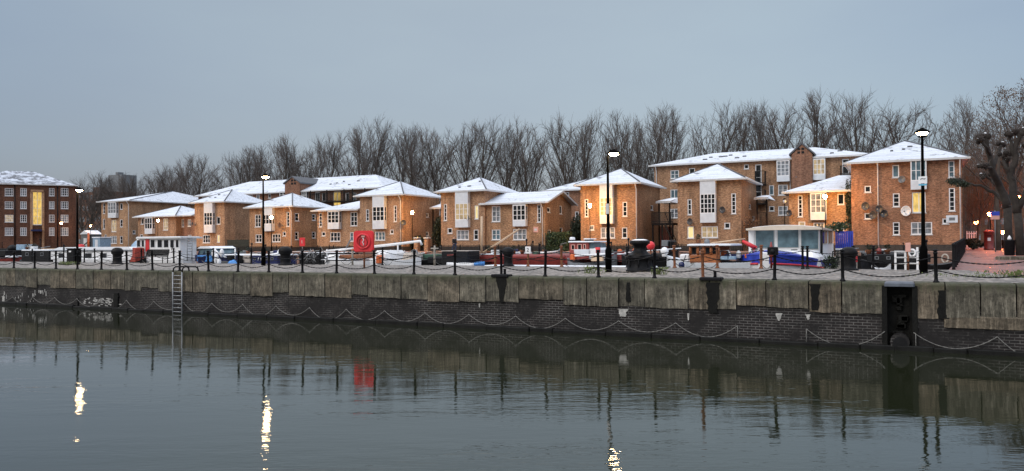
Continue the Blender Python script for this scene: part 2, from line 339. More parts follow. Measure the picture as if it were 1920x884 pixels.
def watermat(name, col, big=1.0):
    m, ns, ls, p = newmat(name); t = ns.new('ShaderNodeTexCoord')
    rot = N(ns, 'ShaderNodeMapping', {'Rotation': (0, 0, -YAW), 'Scale': (1, 1, 1)}); rot.vector_type = 'TEXTURE'
    ls.new(t.outputs['Object'], rot.inputs[0])
    def mapped(s):
        q = N(ns, 'ShaderNodeMapping', {'Scale': s}); ls.new(rot2.outputs[0], q.inputs[0]); return q.outputs[0]
    rot2 = N(ns, 'ShaderNodeMapping', {'Rotation': (0, 0, -YAW)}); ls.new(t.outputs['Object'], rot2.inputs[0])
    a = noise(ns, ls, mapped((.55, 1.6, 1)), 1.6, 3, .5)      # ripples, long across the view
    b_ = noise(ns, ls, mapped((1.2, 3.2, 1)), 3.2, 2, .5)
    c = noise(ns, ls, mapped((.05, .16, 1)), 1.0, 3, .6)       # cat's paws: rippled and calm patches
    rc = ramp(ns, [(.42, g(.25)), (.62, g(1.6))]); ls.new(c, rc.inputs[0])
    s = N(ns, 'ShaderNodeMath', operation='MULTIPLY_ADD'); ls.new(b_, s.inputs[0]); s.inputs[1].default_value = .35; ls.new(a, s.inputs[2])
    sy = ns.new('ShaderNodeSeparateXYZ'); ls.new(t.outputs['Object'], sy.inputs[0]); my = N(ns, 'ShaderNodeMapRange', {'From Min': 0.0, 'From Max': 30.0}); ls.new(sy.outputs[1], my.inputs[0])
    ry = ramp(ns, [(.0, g(.7)), (.34, g(1.0)), (.47, g(1.15)), (.56, g(.9)), (.68, g(.28)), (1.0, g(.2))]); ls.new(my.outputs[0], ry.inputs[0])   # a breeze lane mid dock, sheltered water under the wall
    rc2 = N(ns, 'ShaderNodeMath', operation='MULTIPLY'); ls.new(rc.outputs[0], rc2.inputs[0]); ls.new(ry.outputs[0], rc2.inputs[1])
    h = N(ns, 'ShaderNodeMath', operation='MULTIPLY'); ls.new(s.outputs[0], h.inputs[0]); ls.new(rc2.outputs[0], h.inputs[1])
    bp = N(ns, 'ShaderNodeBump', {'Strength': 1.0, 'Distance': .0085 * big}); ls.new(h.outputs[0], bp.inputs['Height']); ls.new(bp.outputs[0], p.inputs['Normal'])
    p.inputs['Base Color'].default_value = (*col, 1); p.inputs['Roughness'].default_value = .03; p.inputs['IOR'].default_value = 1.68
    return m
M['water'] = watermat('dock_water', (.015, .018, .009))
# ------------------------------------------------------------------ the setting
QZ, FZ, BW = 2.0, 2.3, 0.9           # near quay, far quay, basin water level
WY, SY, FY = 25.6, 37.0, 70.0        # dock wall face, back edge of the near quay, edge of the far quay
def sheet(name, pts, mat, kind='structure'):
    me = bpy.data.meshes.new(name); me.from_pydata(pts, [], [tuple(range(len(pts)))]); me.materials.append(mat)
    o = bpy.data.objects.new(name, me); COL.objects.link(o); o['kind'] = kind; return o
sheet('water', [(-900, -300, 0), (400, -300, 0), (400, WY + .3, 0), (-900, WY + .3, 0)], M['water'])
sheet('basin_water', [(-260, SY - .5, BW), (3.0, SY - .5, BW), (6.0, FY + .2, BW), (-260, FY + .2, BW)], M['water'])
q = MB(); q.box(-260, WY + .9, -1.5, 90, SY, QZ - .004).build('quay_pavement', M['cobble'])['kind'] = 'structure'
# ground beyond: far quay and on to the horizon, with the brick path climbing gently to it on the right
sheet('ground', [(-3000, FY + 10, FZ - .008), (3000, FY + 10, FZ - .008), (3000, 4500, FZ - .008), (-3000, 4500, FZ - .008)], M['soil'])
q = MB(); q.box(-260, FY, -1.0, 4.2, FY + 10.0, FZ).build('far_quay', M['quayconc'])['kind'] = 'structure'
q = MB(); q.add([(1.6, SY, QZ), (60, SY, QZ), (60, FY, FZ), (4.2, FY, FZ), (4.2, 140, FZ + .004), (60, 140, FZ + .004), (1.6, SY, -1), (4.2, FY, -1)],
       [(0, 1, 2, 3), (3, 2, 5, 4), (0, 3, 7, 6)]); q.build('path', M['paver'])['kind'] = 'structure'
q = MB(); q.add([(4.0, SY - 9.0, QZ + .002), (60, SY - 9.0, QZ + .002), (60, SY, QZ + .002), (2.2, SY, QZ + .002)], [(0, 1, 2, 3)]).build('path_apron', M['paver'])['kind'] = 'structure'
# ------------------------------------------------------------------ dock wall
random.seed(5)
dw = thing('dock_wall', 'long dark brick dock wall with streaked stone coping rising from the water', 'wall', (0, WY, 0))
xs = [-62.0]
# joints of the coping read from the photograph where they are clear
jp = [12, 29, 50, 70, 95, 113, 142, 175, 207, 233, 265, 296, 326, 361, 386, 438, 470, 512, 541, 572, 609, 659, 690, 752, 802, 862, 911, 973, 1056, 1100, 1160, 1208, 1290, 1330, 1380, 1436, 1516, 1578, 1660, 1714, 1772, 1838, 1906]
jx = [onY(p, 540, WY).x for p in jp]
while xs[-1] < jx[0] - 1.4: xs.append(xs[-1] + random.uniform(.9, 1.5))
xs += jx
while xs[-1] < 16: xs.append(xs[-1] + random.uniform(1.0, 1.6))
low = {19: .22, 20: 0}
recess = (onY(1662, 590, WY).x, onY(1712, 590, WY).x)
for i in range(len(xs) - 1):
    x0, x1 = xs[i] + .018, xs[i+1] - .018
    if x0 > recess[0] - .3 and x1 < recess[1] + .3: continue
    zb = 1.02 + random.uniform(-.03, .03)
    if random.random() < .22: zb += random.choice([.13, .16, -.07])
    yo = random.uniform(-.03, .02); b = .07
    prof = [(yo, zb), (yo, QZ - b), (yo + .02, QZ - b * .45), (yo + b * .5, QZ - .015), (yo + b * 1.3, QZ), (.9, QZ), (.9, zb)]
    k = MB(); n = len(prof)
    seg = 5; vs = []
    for s in range(seg + 1):
        x = x0 + (x1 - x0) * s / seg
        for j, (yy, zz) in enumerate(prof):
            dz = random.uniform(-.018, .018) if j == 0 else (random.uniform(-.012, .004) if j < 5 else 0)
            vs.append((x, yy + (random.uniform(-.008, .008) if j < 4 else 0), zz + dz))
    fs = [(s*n+j, (s+1)*n+j, (s+1)*n+(j+1)%n, s*n+(j+1)%n) for s in range(seg) for j in range(n)]
    fs += [tuple(range(n)), tuple(reversed(range(seg*n, seg*n+n)))]
    k.add(vs, fs).build('coping_stone', M['stone'], dw)
k = MB(); k.box(-62, .05, -1.5, recess[0], .9, 1.26); k.box(recess[1], .05, -1.5, 16, .9, 1.26); k.build('brick_face', M['dockbrick'], dw)
k = MB()
lx = -62
while lx < 16:
    l2 = lx + random.uniform(.8, 2.2); k.bbox(lx, -.13 + random.uniform(-.03, .03), -1.5, l2, .06, .13 + random.uniform(-.03, .03), .03); lx = l2
k.build('base_ledge', M['ledge'], dw)
# black recess with its sill, posts and pipe mouth
k = MB(); k.box(recess[0], .45, -1.5, recess[1], .9, QZ - .06); k.box(recess[0] - .12, -.02, -1, recess[0] + .02, .5, QZ - .10); k.box(recess[1] - .02, -.02, -1, recess[1] + .12, .5, QZ - .1)
for _ in range(16):
    zz = random.uniform(.3, 1.6); xx = random.uniform(recess[0] + .1, recess[1] - .3); k.bbox(xx, .32, zz, xx + random.uniform(.1, .3), .5, zz + random.uniform(.05, .2), .03)
k.build('recess', M['algae'], dw)
k = MB(); k.bbox(recess[0] - .05, -.1, QZ - .12, recess[1] + .05, .6, QZ + .01, .04); k.build('recess_sill', simple('blue_grey_sill', (.10, .115, .14), .6, .3, 6), dw)
k = MB(); cxr = (recess[0] + recess[1]) / 2
k.tube([(cxr, -.10, .24), (cxr, .3, .24)], .26, 14, True, False); o = k.build('pipe_surround', M['dockbrick'], dw)
k = MB(); k.tube([(cxr, -.105, .2), (cxr, .2, .2)], .2, 14, True, False).build('pipe_mouth', M['blackpaint'], dw)
# drainage slots and ragged black stains
def stain(px, y0, y1, w0, w1, name='algae_stain', mat='algae', Yo=-.022):
    x = onY(px, (y0 + y1) / 2, WY).x; z1 = onY(px, y0, WY).z; z0 = onY(px, y1, WY).z; n = 9; k = MB(); L = []; Rr = []
    for i in range(n + 1):
        t = i / n; hw = (w0 + (w1 - w0) * t) / 2
        z = z1 + (z0 - z1) * t; L.append((x - hw * random.uniform(.75, 1.2), z)); Rr.append((x + hw * random.uniform(.75, 1.2), z))
    k.prism(L + Rr[::-1], Yo, .1); return k.build(name, M[mat], dw)
stain(580, 521, 557, .20, .24, 'drain_slot'); stain(941, 516, 567, .50, .16); stain(1336, 530, 587, .42, .30); stain(1528, 533, 582, .30, .18)
stain(1770, 545, 598, .30, .34); stain(1178, 530, 566, .10, .16); stain(218, 550, 577, .34, .30, Yo=-.03); stain(1148, 525, 545, .08, .12); stain(862, 530, 562, .05, .08); stain(146, 560, 578, .06, .06)
for px, y0, y1, w0, w1 in [(1167, 580, 594, .35, .2), (1460, 588, 602, .20, .06), (1515, 590, 600, .15, .05), (898, 569, 577, .06, .04), (75, 545, 551, .2, .1), (1290, 588, 601, .08, .03), (5, 556, 566, .25, .2)]:
    stain(px, y0, y1, w0, w1, 'lime_stain', 'lime', .035)
k = MB()
for _ in range(60):      # flaked white deposit along the water line on the left
    px = random.gauss(185, 14); py = random.uniform(560, 575); p = onY(px, py, WY); k.bbox(p.x, .036, p.z, p.x + random.uniform(.04, .2), .06, p.z + random.uniform(.02, .07), .01)
for _ in range(22):
    px = random.uniform(0, 90); py = random.uniform(548, 568); p = onY(px, py, WY); k.bbox(p.x, .036, p.z, p.x + random.uniform(.03, .07), .06, p.z + random.uniform(.05, .25), .01)
k.build('lime_flakes', M['lime'], dw)
k = MB(); p = onY(1838, 605, WY); k.bbox(p.x - .9, -.02, p.z - .18, p.x + 1.3, .1, p.z + .18, .08); k.build('repair_patch', M['stone'], dw)
# swagged chain along the wall
hc = thing('hanging_chain', 'pale chain hung in swags low on the dock wall just above the water', 'chain', (0, WY - .05, 0))
def cat(a, b, sag, n=18):
    a = Vector(a); b = Vector(b); return [a.lerp(b, i / n) - Vector((0, 0, 4 * sag * (i / n) * (1 - i / n))) for i in range(n + 1)]
pk = [(-30, 555), (24, 557), (61, 557), (102, 558), (144, 560), (190, 562), (237, 563), (288, 565), (344, 567), (397, 569), (455, 571), (517, 574), (580, 577), (649, 580), (721, 583), (797, 587), (879, 590), (967, 593), (1060, 597), (1160, 602), (1267, 606), (1383, 611)]
def pkp(p): q = onY(p[0], p[1], WY - .05); return (q.x, 0, q.z)
def swag(a, b, sag):
    pts = cat(a, b, sag, 26); k = MB(); k.tube(pts, [.010 if i % 2 else .016 for i in range(27)], 5); k.build('chain_swag', M['rope'], hc)
for a, b in zip(pk[:-1], pk[1:]):
    A, B = pkp(a), pkp(b); swag(A, B, min(A[2], B[2]) - .10 + random.uniform(-.08, .06))
A, B = pkp((1512, 617)), pkp((1659, 622)); swag(A, B, .47)
A, B = pkp((1713, 624)), pkp((1870, 632)); swag(A, B, .40)
A = pkp((1870, 632)); swag(A, (A[0] + .45, 0, .10), .02)
for p, yb in ((1383, 640), (1512, 648), (1717, 655)):
    A = pkp((p, 611 + (p - 1383) * .045)); k = MB(); k.tube([A, (A[0], 0, .05)], .013, 5).build('chain_end', M['rope'], hc)
# ladder
X0 = onY(328, 540, WY).x; X1 = onY(345, 540, WY).x
ld = thing('ladder', 'grey steel ladder fixed to the dock wall going down into the water', 'ladder', ((X0 + X1) / 2, WY - .12, 0)); hw = (X1 - X0) / 2
for s in (-1, 1): k = MB(); k.tube([(s * hw, 0, -.4), (s * hw, 0, 1.97)], .032, 8).build('rail', M['alu'], ld)
z = .08
while z < 1.95: k = MB(); k.tube([(-hw, 0, z), (hw, 0, z)], .019, 6).build('rung', M['alu'], ld); z += .19
for s in (0, 1):
    xx = -hw + s * 2 * hw; k = MB(); k.tube([(xx, .0, 1.95), (xx, .06, 2.14), (xx + .08, .1, 2.21), (xx + 2*hw - .1, .35, 2.21), (xx + 2*hw - .02, .4, 2.15), (xx + 2*hw, .42, 1.99)], .035, 8).build('grab_rail', M['iron'], ld)
# ------------------------------------------------------------------ chain posts and chains
def make_post(mat='iron', h=.98, r=.050):
    t = thing('chain_post', 'post', 'post')
    k = MB(); k.lathe([(r * 1.7, 0), (r * 1.7, .03), (r * 1.15, .06), (r, .12), (r, h - .14), (r * 1.25, h - .13), (r * 1.25, h - .10), (r, h - .09), (r * .95, h - .06)], n=10).build('shaft', M[mat], t)
    k = MB(); k.lathe([(r * .95, h - .06), (r * 1.45, h - .055), (r * 1.5, h - .03), (r * 1.1, h - .005), (r * .4, h)], n=10).build('cap', M[mat], t)
    for zz in (.34, .74):
        k = MB(); k.tube([(-r * 1.9, 0, zz), (r * 1.9, 0, zz)], .022, 6).build('eyelet', M[mat], t)
    return t
P0 = make_post(); PR = make_post('rust'); used = {id(P0): 0, id(PR): 0}
def put_post(src, loc, label, group):
    o = src if not used.get(id(src)) else copy_tree(src)
    used[id(src)] = 1; o.location = loc; o.rotation_euler = (R(random.uniform(-1.6, 1.6)), R(random.uniform(-1.6, 1.6)), random.uniform(-.3, .3)); o['label'] = label; o['group'] = group; return o
front = [-12, 26, 65, 105, 145, 190, 238, 286, 337, 391, 446, 504, 567, 631, 702, 776, 853, 940, 1022, 1122, 1227, 1318, 1452, 1580, 1755, 1965]
FYP = WY + .28
fx = [onY(p, 500, FYP).x for p in front]
def chain(a, b, sag, label, group, r=.017):
    a = Vector(a); b = Vector(b); L = (b - a).length; n = max(16, int(L / .07)); pts = [p - a for p in cat(a, b, sag, n)]
    k = MB(); k.tube(pts, [r * .75 if i % 2 else r * 1.3 for i in range(n + 1)], 5)
    o = k.build('chain', M['iron'], None, a); tag(o, label, 'chain', group); return o
for i, x in enumerate(fx):
    rusty = i in (21,)
    vis = i  # the first one stands just outside the frame
    lab = 'rusty brown chain post in the front row on the dock wall edge' if rusty else ('black chain post just beyond the %s edge of the photo on the dock wall' % ('left' if i == 0 else 'right') if i in (0, 25) else 'black chain post on the dock wall edge, %s from left in front row' % ORD[i - 1])
    put_post(PR if rusty else P0, (x, FYP, QZ), lab, 'chain posts along the dock wall')
for i in range(len(fx) - 1):
    a, b = fx[i] + .09, fx[i+1] - .09; L = b - a
    for zz, nm in ((.74, 'upper'), (.34, 'lower')):
        chain((a, FYP, QZ + zz), (b, FYP, QZ + zz), .075 * L * random.uniform(.9, 1.15), '%s black chain between %s and %s front posts from the left' % (nm, ORD[i], ORD[i + 1]), 'chains strung between the front posts')
# box on the post near the big white boat
p = onY(1449, 460, FYP); t = thing('post_box', 'small black box fixed to the top of a front chain post before the white boat', 'box', (p.x, FYP, QZ + .80))
k = MB(); k.bbox(-.16, -.1, 0, .16, .1, .26, .03).build('case', M['iron'], t); k = MB(); k.lathe([(.07, 0), (.07, .04), (.05, .06)], (0, -.1, .12), 12, axis='Y').build('knob', M['ironrough'], t)
# back row: two chains, posts of several kinds
BY = SY - .5
back = [(60, 'i'), (119, 't'), (158, 'i'), (178, 'i'), (265, 'i'), (326, 'i'), (400, 'i'), (447, 'i'), (471, 'i'), (543, 'i'), (600, 'i'), (661, 'w'), (717, 'i'), (815, 'c'), (929, 'r'), (990, 's'), (1053, 'r'), (1176, 'i'), (1265, 'r'), (1345, 'r'), (1427, 'r'), (1505, 'i'), (1514, 'i'), (1600, 'i'), (1637, 'i'), (1700, 'i')]
bx_ = []
cnt = {}
for i, (px, kd) in enumerate(back):
    x = onY(px, 490, BY).x; bx_.append(x); lab = 'chain post in the back row on the quay, %s from left' % ORD[i]
    if kd in 'itw' and kd != 'w': o = put_post(P0, (x, BY, QZ), 'black ' + lab, 'chain posts along the back of the quay'); o.scale = (1, 1, 1.35 if kd == 't' else 1.05)
    elif kd == 'r' or kd == 's': o = put_post(PR, (x, BY, QZ), 'rusty ' + lab, 'chain posts along the back of the quay'); o.scale = (1.2, 1.2, 1.1)
    elif kd == 'w':
        t = thing('marker_post', 'pale weathered post before the white yachts, just left of the red lifebuoy board', 'post', (x, BY, QZ)); k = MB(); k.lathe([(.06, 0), (.055, .95), (.03, 1.0)], n=8).build('shaft', M['palepost'], t)
        k = MB(); k.lathe([(.07, .85), (.07, .92)], n=8).build('band', M['orangepaint'], t)
    elif kd == 'c':
        t = thing('marker_post', 'pale post with short cross arm near the black narrowboat', 'post', (x, BY, QZ)); k = MB(); k.lathe([(.065, 0), (.06, 1.0), (.04, 1.12)], n=8).build('shaft', M['palepost'], t); k = MB(); k.tube([(-.24, 0, .95), (.24, 0, .95)], .045, 6).build('cross_arm', M['palepost'], t)
for i in range(len(bx_) - 1):
    L = bx_[i+1] - bx_[i]
    if L < .8: continue
    for zz, nm in ((.80, 'upper'), (.42, 'lower')):
        chain((bx_[i] + .07, BY, QZ + zz), (bx_[i+1] - .07, BY, QZ + zz), min(.35, .07 * L), '%s chain between %s and %s back row posts on the quay' % (nm, ORD[i], ORD[i+1]), 'chains along the back of the quay', .016)
def text_mesh(s, size, mat, parent, loc, rot=(R(90), 0, 0), name='lettering'):
    cu = bpy.data.curves.new('t', 'FONT'); cu.body = s; cu.size = size; cu.extrude = .004; cu.align_x = 'CENTER'; cu.align_y = 'CENTER'
    to = bpy.data.objects.new('t', cu); COL.objects.link(to); dg = bpy.context.evaluated_depsgraph_get(); me = bpy.data.meshes.new_from_object(to.evaluated_get(dg)); bpy.data.objects.remove(to)
    me.materials.clear(); me.materials.append(M[mat]); o = bpy.data.objects.new(name, me); COL.objects.link(o); o.location = loc; o.rotation_euler = rot; o.parent = parent; return o
p = onY(990, 470, BY - .1); t = thing('number_sign', 'small white sign with a black number 2 on a quay post', 'sign', (p.x, BY - .12, p.z - .16)); k = MB(); k.bbox(-.16, 0, 0, .16, .03, .36, .02).build('plate', M['white'], t); text_mesh('2', .28, 'blackpaint', t, (0, -.006, .18))
# ------------------------------------------------------------------ mooring bollards and the capstan
def bollard(px, py, r, h, label, Y=None):
    p = onZ(px, py, QZ) if Y is None else onY(px, py, Y); p.z = QZ; t = thing('mooring_bollard', label, 'bollard', p, 0, 'large black iron mooring bollards on the quay')
    k = MB(); k.lathe([(r * 1.25, 0), (r * 1.25, .04), (r * .95, .08), (r * .88, .2), (r * .86, h * .5), (r * .92, h * .58), (r * 1.12, h * .62), (r * 1.13, h * .66)], n=20).build('shaft', M['iron'], t)
    k = MB(); k.lathe([(r * 1.13, h * .66), (r * 1.2, h * .72), (r * 1.14, h * .82), (r * .9, h * .92), (r * .5, h * .985), (r * .1, h)], n=20).build('head', M['iron'], t)
bollard(220, 495.5, .32, 1.1, 'black mushroom mooring bollard by the white barge at the left')
bollard(535, 497.5, .34, 1.12, 'black mushroom mooring bollard beside the navy narrowboat')
bollard(953, 499.5, .27, 1.02, 'black round topped mooring bollard before the long maroon barge')
bollard(1592, 504.5, .30, .98, 'black mooring bollard at the right end of the big white boat', 35.6)
p = onZ(1200, 509, QZ); t = thing('capstan', 'big black iron capstan with flared waist standing on the quay', 'capstan', p)
k = MB(); k.lathe([(.60, 0), (.60, .05), (.56, .07), (.53, .28), (.50, .42), (.52, .50), (.62, .54), (.64, .60), (.60, .64)], n=32, lobes=8, amp=.025).build('base', M['iron'], t)
k = MB(); k.lathe([(.60, .64), (.42, .72), (.30, .84), (.245, .95), (.25, 1.02), (.31, 1.10), (.36, 1.15)], n=32, lobes=6, amp=.05).build('barrel', M['iron'], t)
k = MB(); k.lathe([(.36, 1.15), (.43, 1.17), (.43, 1.26), (.38, 1.31), (.22, 1.35), (.14, 1.36), (.14, 1.41), (.1, 1.42)], n=24).build('head', M['ironrough'], t)
k = MB(); k.lathe([(.385, 1.31), (.30, 1.335), (.2, 1.355), (.16, 1.362)], n=24).build('snow_cap', M['snow'], t)
for a in range(8):
    w = a * math.pi / 4 + .2; k = MB(); k.tube([(.5 * math.cos(w), .5 * math.sin(w), .05), (.56 * math.cos(w), .56 * math.sin(w), .5)], .035, 6).build('rib', M['iron'], t)
# iron fairleads let into the coping
for px, lab in ((944, 'black iron mooring plate on the wall edge below the round topped bollard'), (1336, 'black iron mooring plate with upright pin on the wall edge')):
    p = onY(px, 518, WY + .3); t = thing('mooring_plate', lab, 'plate', (p.x, WY + .02, QZ)); k = MB(); k.bbox(-.36, -.08, -.03, .36, .35, .07, .03).build('plate', M['iron'], t)
    k = MB(); k.lathe([(.06, .07), (.05, .12), (.05, .24), (.07, .27)], (0.1, .2, 0), 10).build('pin', M['iron'], t)
# ------------------------------------------------------------------ street lamps
def lamp(px, basey, heady, off, label, Y=None, arm=True):
    p = onY(px, basey, Y); p.z = QZ; hz = onY(px, heady, Y).z - QZ
    t = thing('street_lamp', label, 'street lamp', p, 0, 'tall black street lamps on the quay')
    k = MB(); k.lathe([(.14, 0), (.14, .9), (.11, .98), (.075, 1.05), (.06, hz * .6), (.045, hz - .2)] + ([(.05, hz - .19), (.17, hz - .15), (.17, hz - .135), (.04, hz - .13)] if not arm else [(.045, hz - .1)]), n=12).build('pole', M['pole'], t)  # collar on armless poles is added to shield them from the bulb's light
    k = MB()
    if arm: k.tube([(0, 0, hz - .12), (.03, 0, hz + .05), (off * .5, 0, hz + .16), (off, 0, hz + .13)], .028, 8)
    else: k.tube([(0, 0, hz - .12), (0, 0, hz - .0)], .04, 8)
    k.build('bracket', M['pole'], t)
    hx = off
    k = MB(); k.lathe([(.27, .00), (.28, .02), (.20, .09), (.10, .14), (.05, .18)], (hx, 0, hz), 18).build('lamp_shade', M['pole'], t)
    k = MB(); k.lathe([(.04, -.10), (.13, -.08), (.19, -.03), (.20, .002)], (hx, 0, hz - .005), 16).build('bulb_cover', M['lamp'], t)
    return t
L1 = lamp(145, 496, 357, .20, 'lit black street lamp furthest left on the quay beside the litter bin', 32.0)
L2 = lamp(494, 506, 332, .20, 'lit black street lamp in front of the navy narrowboat', 34.3)
L3 = lamp(1141, 503, 289, .27, 'lit black street lamp with small notice just left of the capstan', 30.6)
L4 = lamp(1732, 512, 249, .0, 'lit black street lamp at the right with two small signs on its pole', 33.0, arm=False)
def lsign(lamp_o, py, w, h, mat, label, Yl):
    p = onY(960, py, Yl); z = onY({'a': 1732, 'b': 1142}[lamp_o[0]], py, Yl).z; x = lamp_o[1].location.x
    t = thing('pole_sign', label, 'sign', (x, Yl - .10, z)); k = MB(); k.bbox(-w/2, 0, -h/2, w/2, .02, h/2, .01).build('plate', M[mat], t)
    k = MB(); k.tube([(0, .02, 0), (0, .06, 0)], .03, 6).build('bracket', M['pole'], t)
    return t
s = lsign(('a', L4), 338, .30, .26, 'white', 'small white sign high on the right hand lamp post', 33.0)
k = MB(); k.tube([(-.08, -.004, .02), (-.02, -.004, .06), (.04, -.004, .03), (.09, -.004, .05)], .014, 5).build('emblem', M['slate'], s)
lsign(('a', L4), 347, .28, .06, 'signblue', 'narrow blue sign strip under the white sign on the right hand lamp post', 33.0)
lsign(('b', L3), 392, .15, .42, 'offwhite', 'pale notice fixed to the lamp post left of the capstan', 30.6)
# ------------------------------------------------------------------ quay furniture
p = onZ(682, 504, QZ); t = thing('lifebuoy_board', 'large red lifebuoy housing on a brown post in the middle of the quay', 'lifebuoy', p)
zt = onY(682, 433, p.y).z - QZ; zb = onY(682, 473, p.y).z - QZ; w = (onY(698, 450, p.y).x - onY(666, 450, p.y).x) / 2; h2 = (zt - zb) / 2; zc = (zt + zb) / 2
t.rotation_euler.z = R(18)
k = MB(); k.tube([(0, .08, 0), (0, .08, zb + .3)], .05, 8).build('post', M['rust'], t)
def rrect(w, h, r, n=5):
    pts = []
    for cx_, cz_, a0 in ((w - r, h - r, 0), (-w + r, h - r, 90), (-w + r, -h + r, 180), (w - r, -h + r, 270)):
        for i in range(n + 1): a = R(a0 + 90 * i / n); pts.append((cx_ + r * math.cos(a), cz_ + r * math.sin(a)))
    return pts
k = MB(); k.prism([(x, z + zc) for x, z in rrect(w, h2, .16)], 0, .06); k.prism([(x, z + zc) for x, z in rrect(w * .93, h2 * .93, .15)], -.05, 0); k.build('housing', M['redbright'], t)
k = MB(); k.tube([(w * .66 * math.cos(a), -.085, zc + h2 * .66 * math.sin(a)) for a in [i * math.pi / 12 for i in range(25)]], .05, 8, False).build('ring_cover', M['redbright'], t)
k = MB(); k.tube([(w * .40 * math.cos(a), -.065, zc - .04 + h2 * .44 * math.sin(a)) for a in [i * math.pi / 12 for i in range(25)]], .022, 6, False).build('inner_ring', M['maroon'], t)
k = MB(); k.bbox(-.10, -.09, zc + h2 * .38, .10, -.06, zc + h2 * .56, .01).build('label_plate', M['pink'], t)
k = MB(); k.tube([(-.01, -.075, zc + .17), (.035, -.08, zc + .06), (-.035, -.08, zc - .04), (.03, -.08, zc - .13), (0, -.075, zc - .2)], .024, 6).build('figure_symbol', M['white'], t)
def small_lifebuoy(px, y0, y1, Y, label):
    a = onY(px, y0, Y); b = onY(px, y1, Y); t = thing('lifebuoy_board', label, 'lifebuoy', (a.x, Y, FZ)); k = MB(); k.tube([(0, 0, 0), (0, 0, b.z - FZ)], .05, 6).build('post', M['greypaint'], t)
    k = MB(); zc = (a.z + b.z) / 2 - FZ; hh = (a.z - b.z) / 2; k.prism([(x, z + zc) for x, z in rrect(hh * .75, hh, .12)], -.08, .04).build('housing', M['redbright'], t); k = MB(); k.bbox(-.06, -.1, zc - .2, .06, -.07, zc + .2, .01).build('symbol', M['pink'], t)
small_lifebuoy(567, 446, 462, 71, 'small red lifebuoy housing standing on the far quay between two houses')
# bench
p = onZ(294, 494, QZ); t = thing('bench', 'dark metal bench on the quay in front of the white houseboat', 'bench', p); t.rotation_euler.z = R(4)
bw = 1.0
k = MB()
for s in (-1, 1): k = MB(); k.tube([(s * bw, -.02, 0), (s * bw, .0, .44), (s * bw, .12, .88)], .035, 6); k.tube([(s * bw, -.45, 0), (s * bw, -.42, .44), (s * bw, 0, .44)], .03, 6); k.build('frame_end', M['iron'], t)
k = MB()
for i in range(5): k.bbox(-bw, -.42 + i * .085, .44, bw, -.36 + i * .085, .475, .01)
k.build('seat', M['iron'], t); k = MB()
for i in range(5): k.bbox(-bw, .0 + i * .03, .50 + i * .09, bw, .04 + i * .03, .587 + i * .09, .01)
k.build('backrest', M['iron'], t)
p = onZ(139, 494, QZ); t = thing('litter_bin', 'square black litter bin at the foot of the left lamp post', 'bin', p); k = MB(); k.bbox(-.42, -.3, .04, .42, .3, 1.0, .05).build('body', M['iron'], t)
k = MB(); k.bbox(-.45, -.33, 1.0, .45, .33, 1.06, .03).build('lid', M['iron'], t); k = MB(); k.bbox(-.12, -.32, .78, .12, -.29, .88, .01).build('sticker', M['white'], t)
# weeds at the foot of things
def weeds(px, py, n, label, r=.35, h=.28):
    p = onZ(px, py, QZ); k = MB()
    for _ in range(n):
        x = random.gauss(0, r); y = random.gauss(0, r * .4); a = random.uniform(0, 6.28); hh = random.uniform(.4, 1) * h; dx = math.cos(a) * hh * .5; dy = math.sin(a) * hh * .5
        k.add([(x, y, 0), (x + .02, y + .01, 0), (x + dx, y + dy, hh)], [(0, 1, 2)]); k.add([(x + dx * .5, y + dy * .5, hh * .5), (x + dx + .05, y + dy, hh * .7), (x + dx, y + dy + .03, hh * .9)], [(0, 1, 2)])
    o = k.build('weeds', M['weed'], None, p, recalc=False); tag(o, label, 'weeds', kind='stuff')
weeds(125, 497, 160, 'patch of green weeds at the foot of the litter bin'); weeds(1905, 521, 110, 'green weeds on the wall top at the right', .45, .3); weeds(1232, 515, 60, 'dry weeds beside the capstan', .15, .35); weeds(1112, 513, 40, 'dry weed stalks beside the front post left of capstan', .3, .4)
weeds(1838, 519, 90, 'thin grass between setts by the brick path', 1.2, .10)
# ------------------------------------------------------------------ houses
class Frame:
    """upright local frame: origin o, local x along the front wall, local y into the house"""
    def __init__(s, o, rot=0.0):
        s.o = Vector(o); s.rot = rot; s.inv = Matrix.Rotation(-rot, 3, 'Z')
    def front(s, px, py, y=0.0):
        c = s.inv @ (Vector((0, 0, CAMZ)) - s.o); d = s.inv @ ray(px, py); t = (y - c.y) / d.y; p = c + d * t; return p.x, p.z
    def side(s, px, py, x):
        c = s.inv @ (Vector((0, 0, CAMZ)) - s.o); d = s.inv @ ray(px, py); t = (x - c.x) / d.x; p = c + d * t; return p.y, p.z
def wall_holes(k, u0, u1, v0, v1, holes, f, rec=.12):
    """flat wall in (u,v) with rectangular holes; f(u,v,depth)->xyz; reveals included"""
    us = sorted(set([u0, u1] + [h[0] for h in holes] + [h[2] for h in holes])); vs = sorted(set([v0, v1] + [h[1] for h in holes] + [h[3] for h in holes]))
    for i in range(len(us) - 1):
        for j in range(len(vs) - 1):
            cu, cv = (us[i] + us[i+1]) / 2, (vs[j] + vs[j+1]) / 2
            if us[i+1] - us[i] < 1e-5 or vs[j+1] - vs[j] < 1e-5: continue
            if any(h[0] < cu < h[2] and h[1] < cv < h[3] for h in holes): continue
            k.add([f(us[i], vs[j], 0), f(us[i+1], vs[j], 0), f(us[i+1], vs[j+1], 0), f(us[i], vs[j+1], 0)], [(0, 1, 2, 3)])
    for a, b, c, d in holes:
        P = [(a, b), (c, b), (c, d), (a, d)]
        for q in range(4):
            (x0, y0), (x1, y1) = P[q], P[(q+1) % 4]; k.add([f(x0, y0, 0), f(x1, y1, 0), f(x1, y1, rec), f(x0, y0, rec)], [(0, 1, 2, 3)])
GL = {'d': 'glass', 'c': 'glassc', 'l': 'lit', 'm': 'litdim', 'p': 'litpale', 'b': 'glassb'}
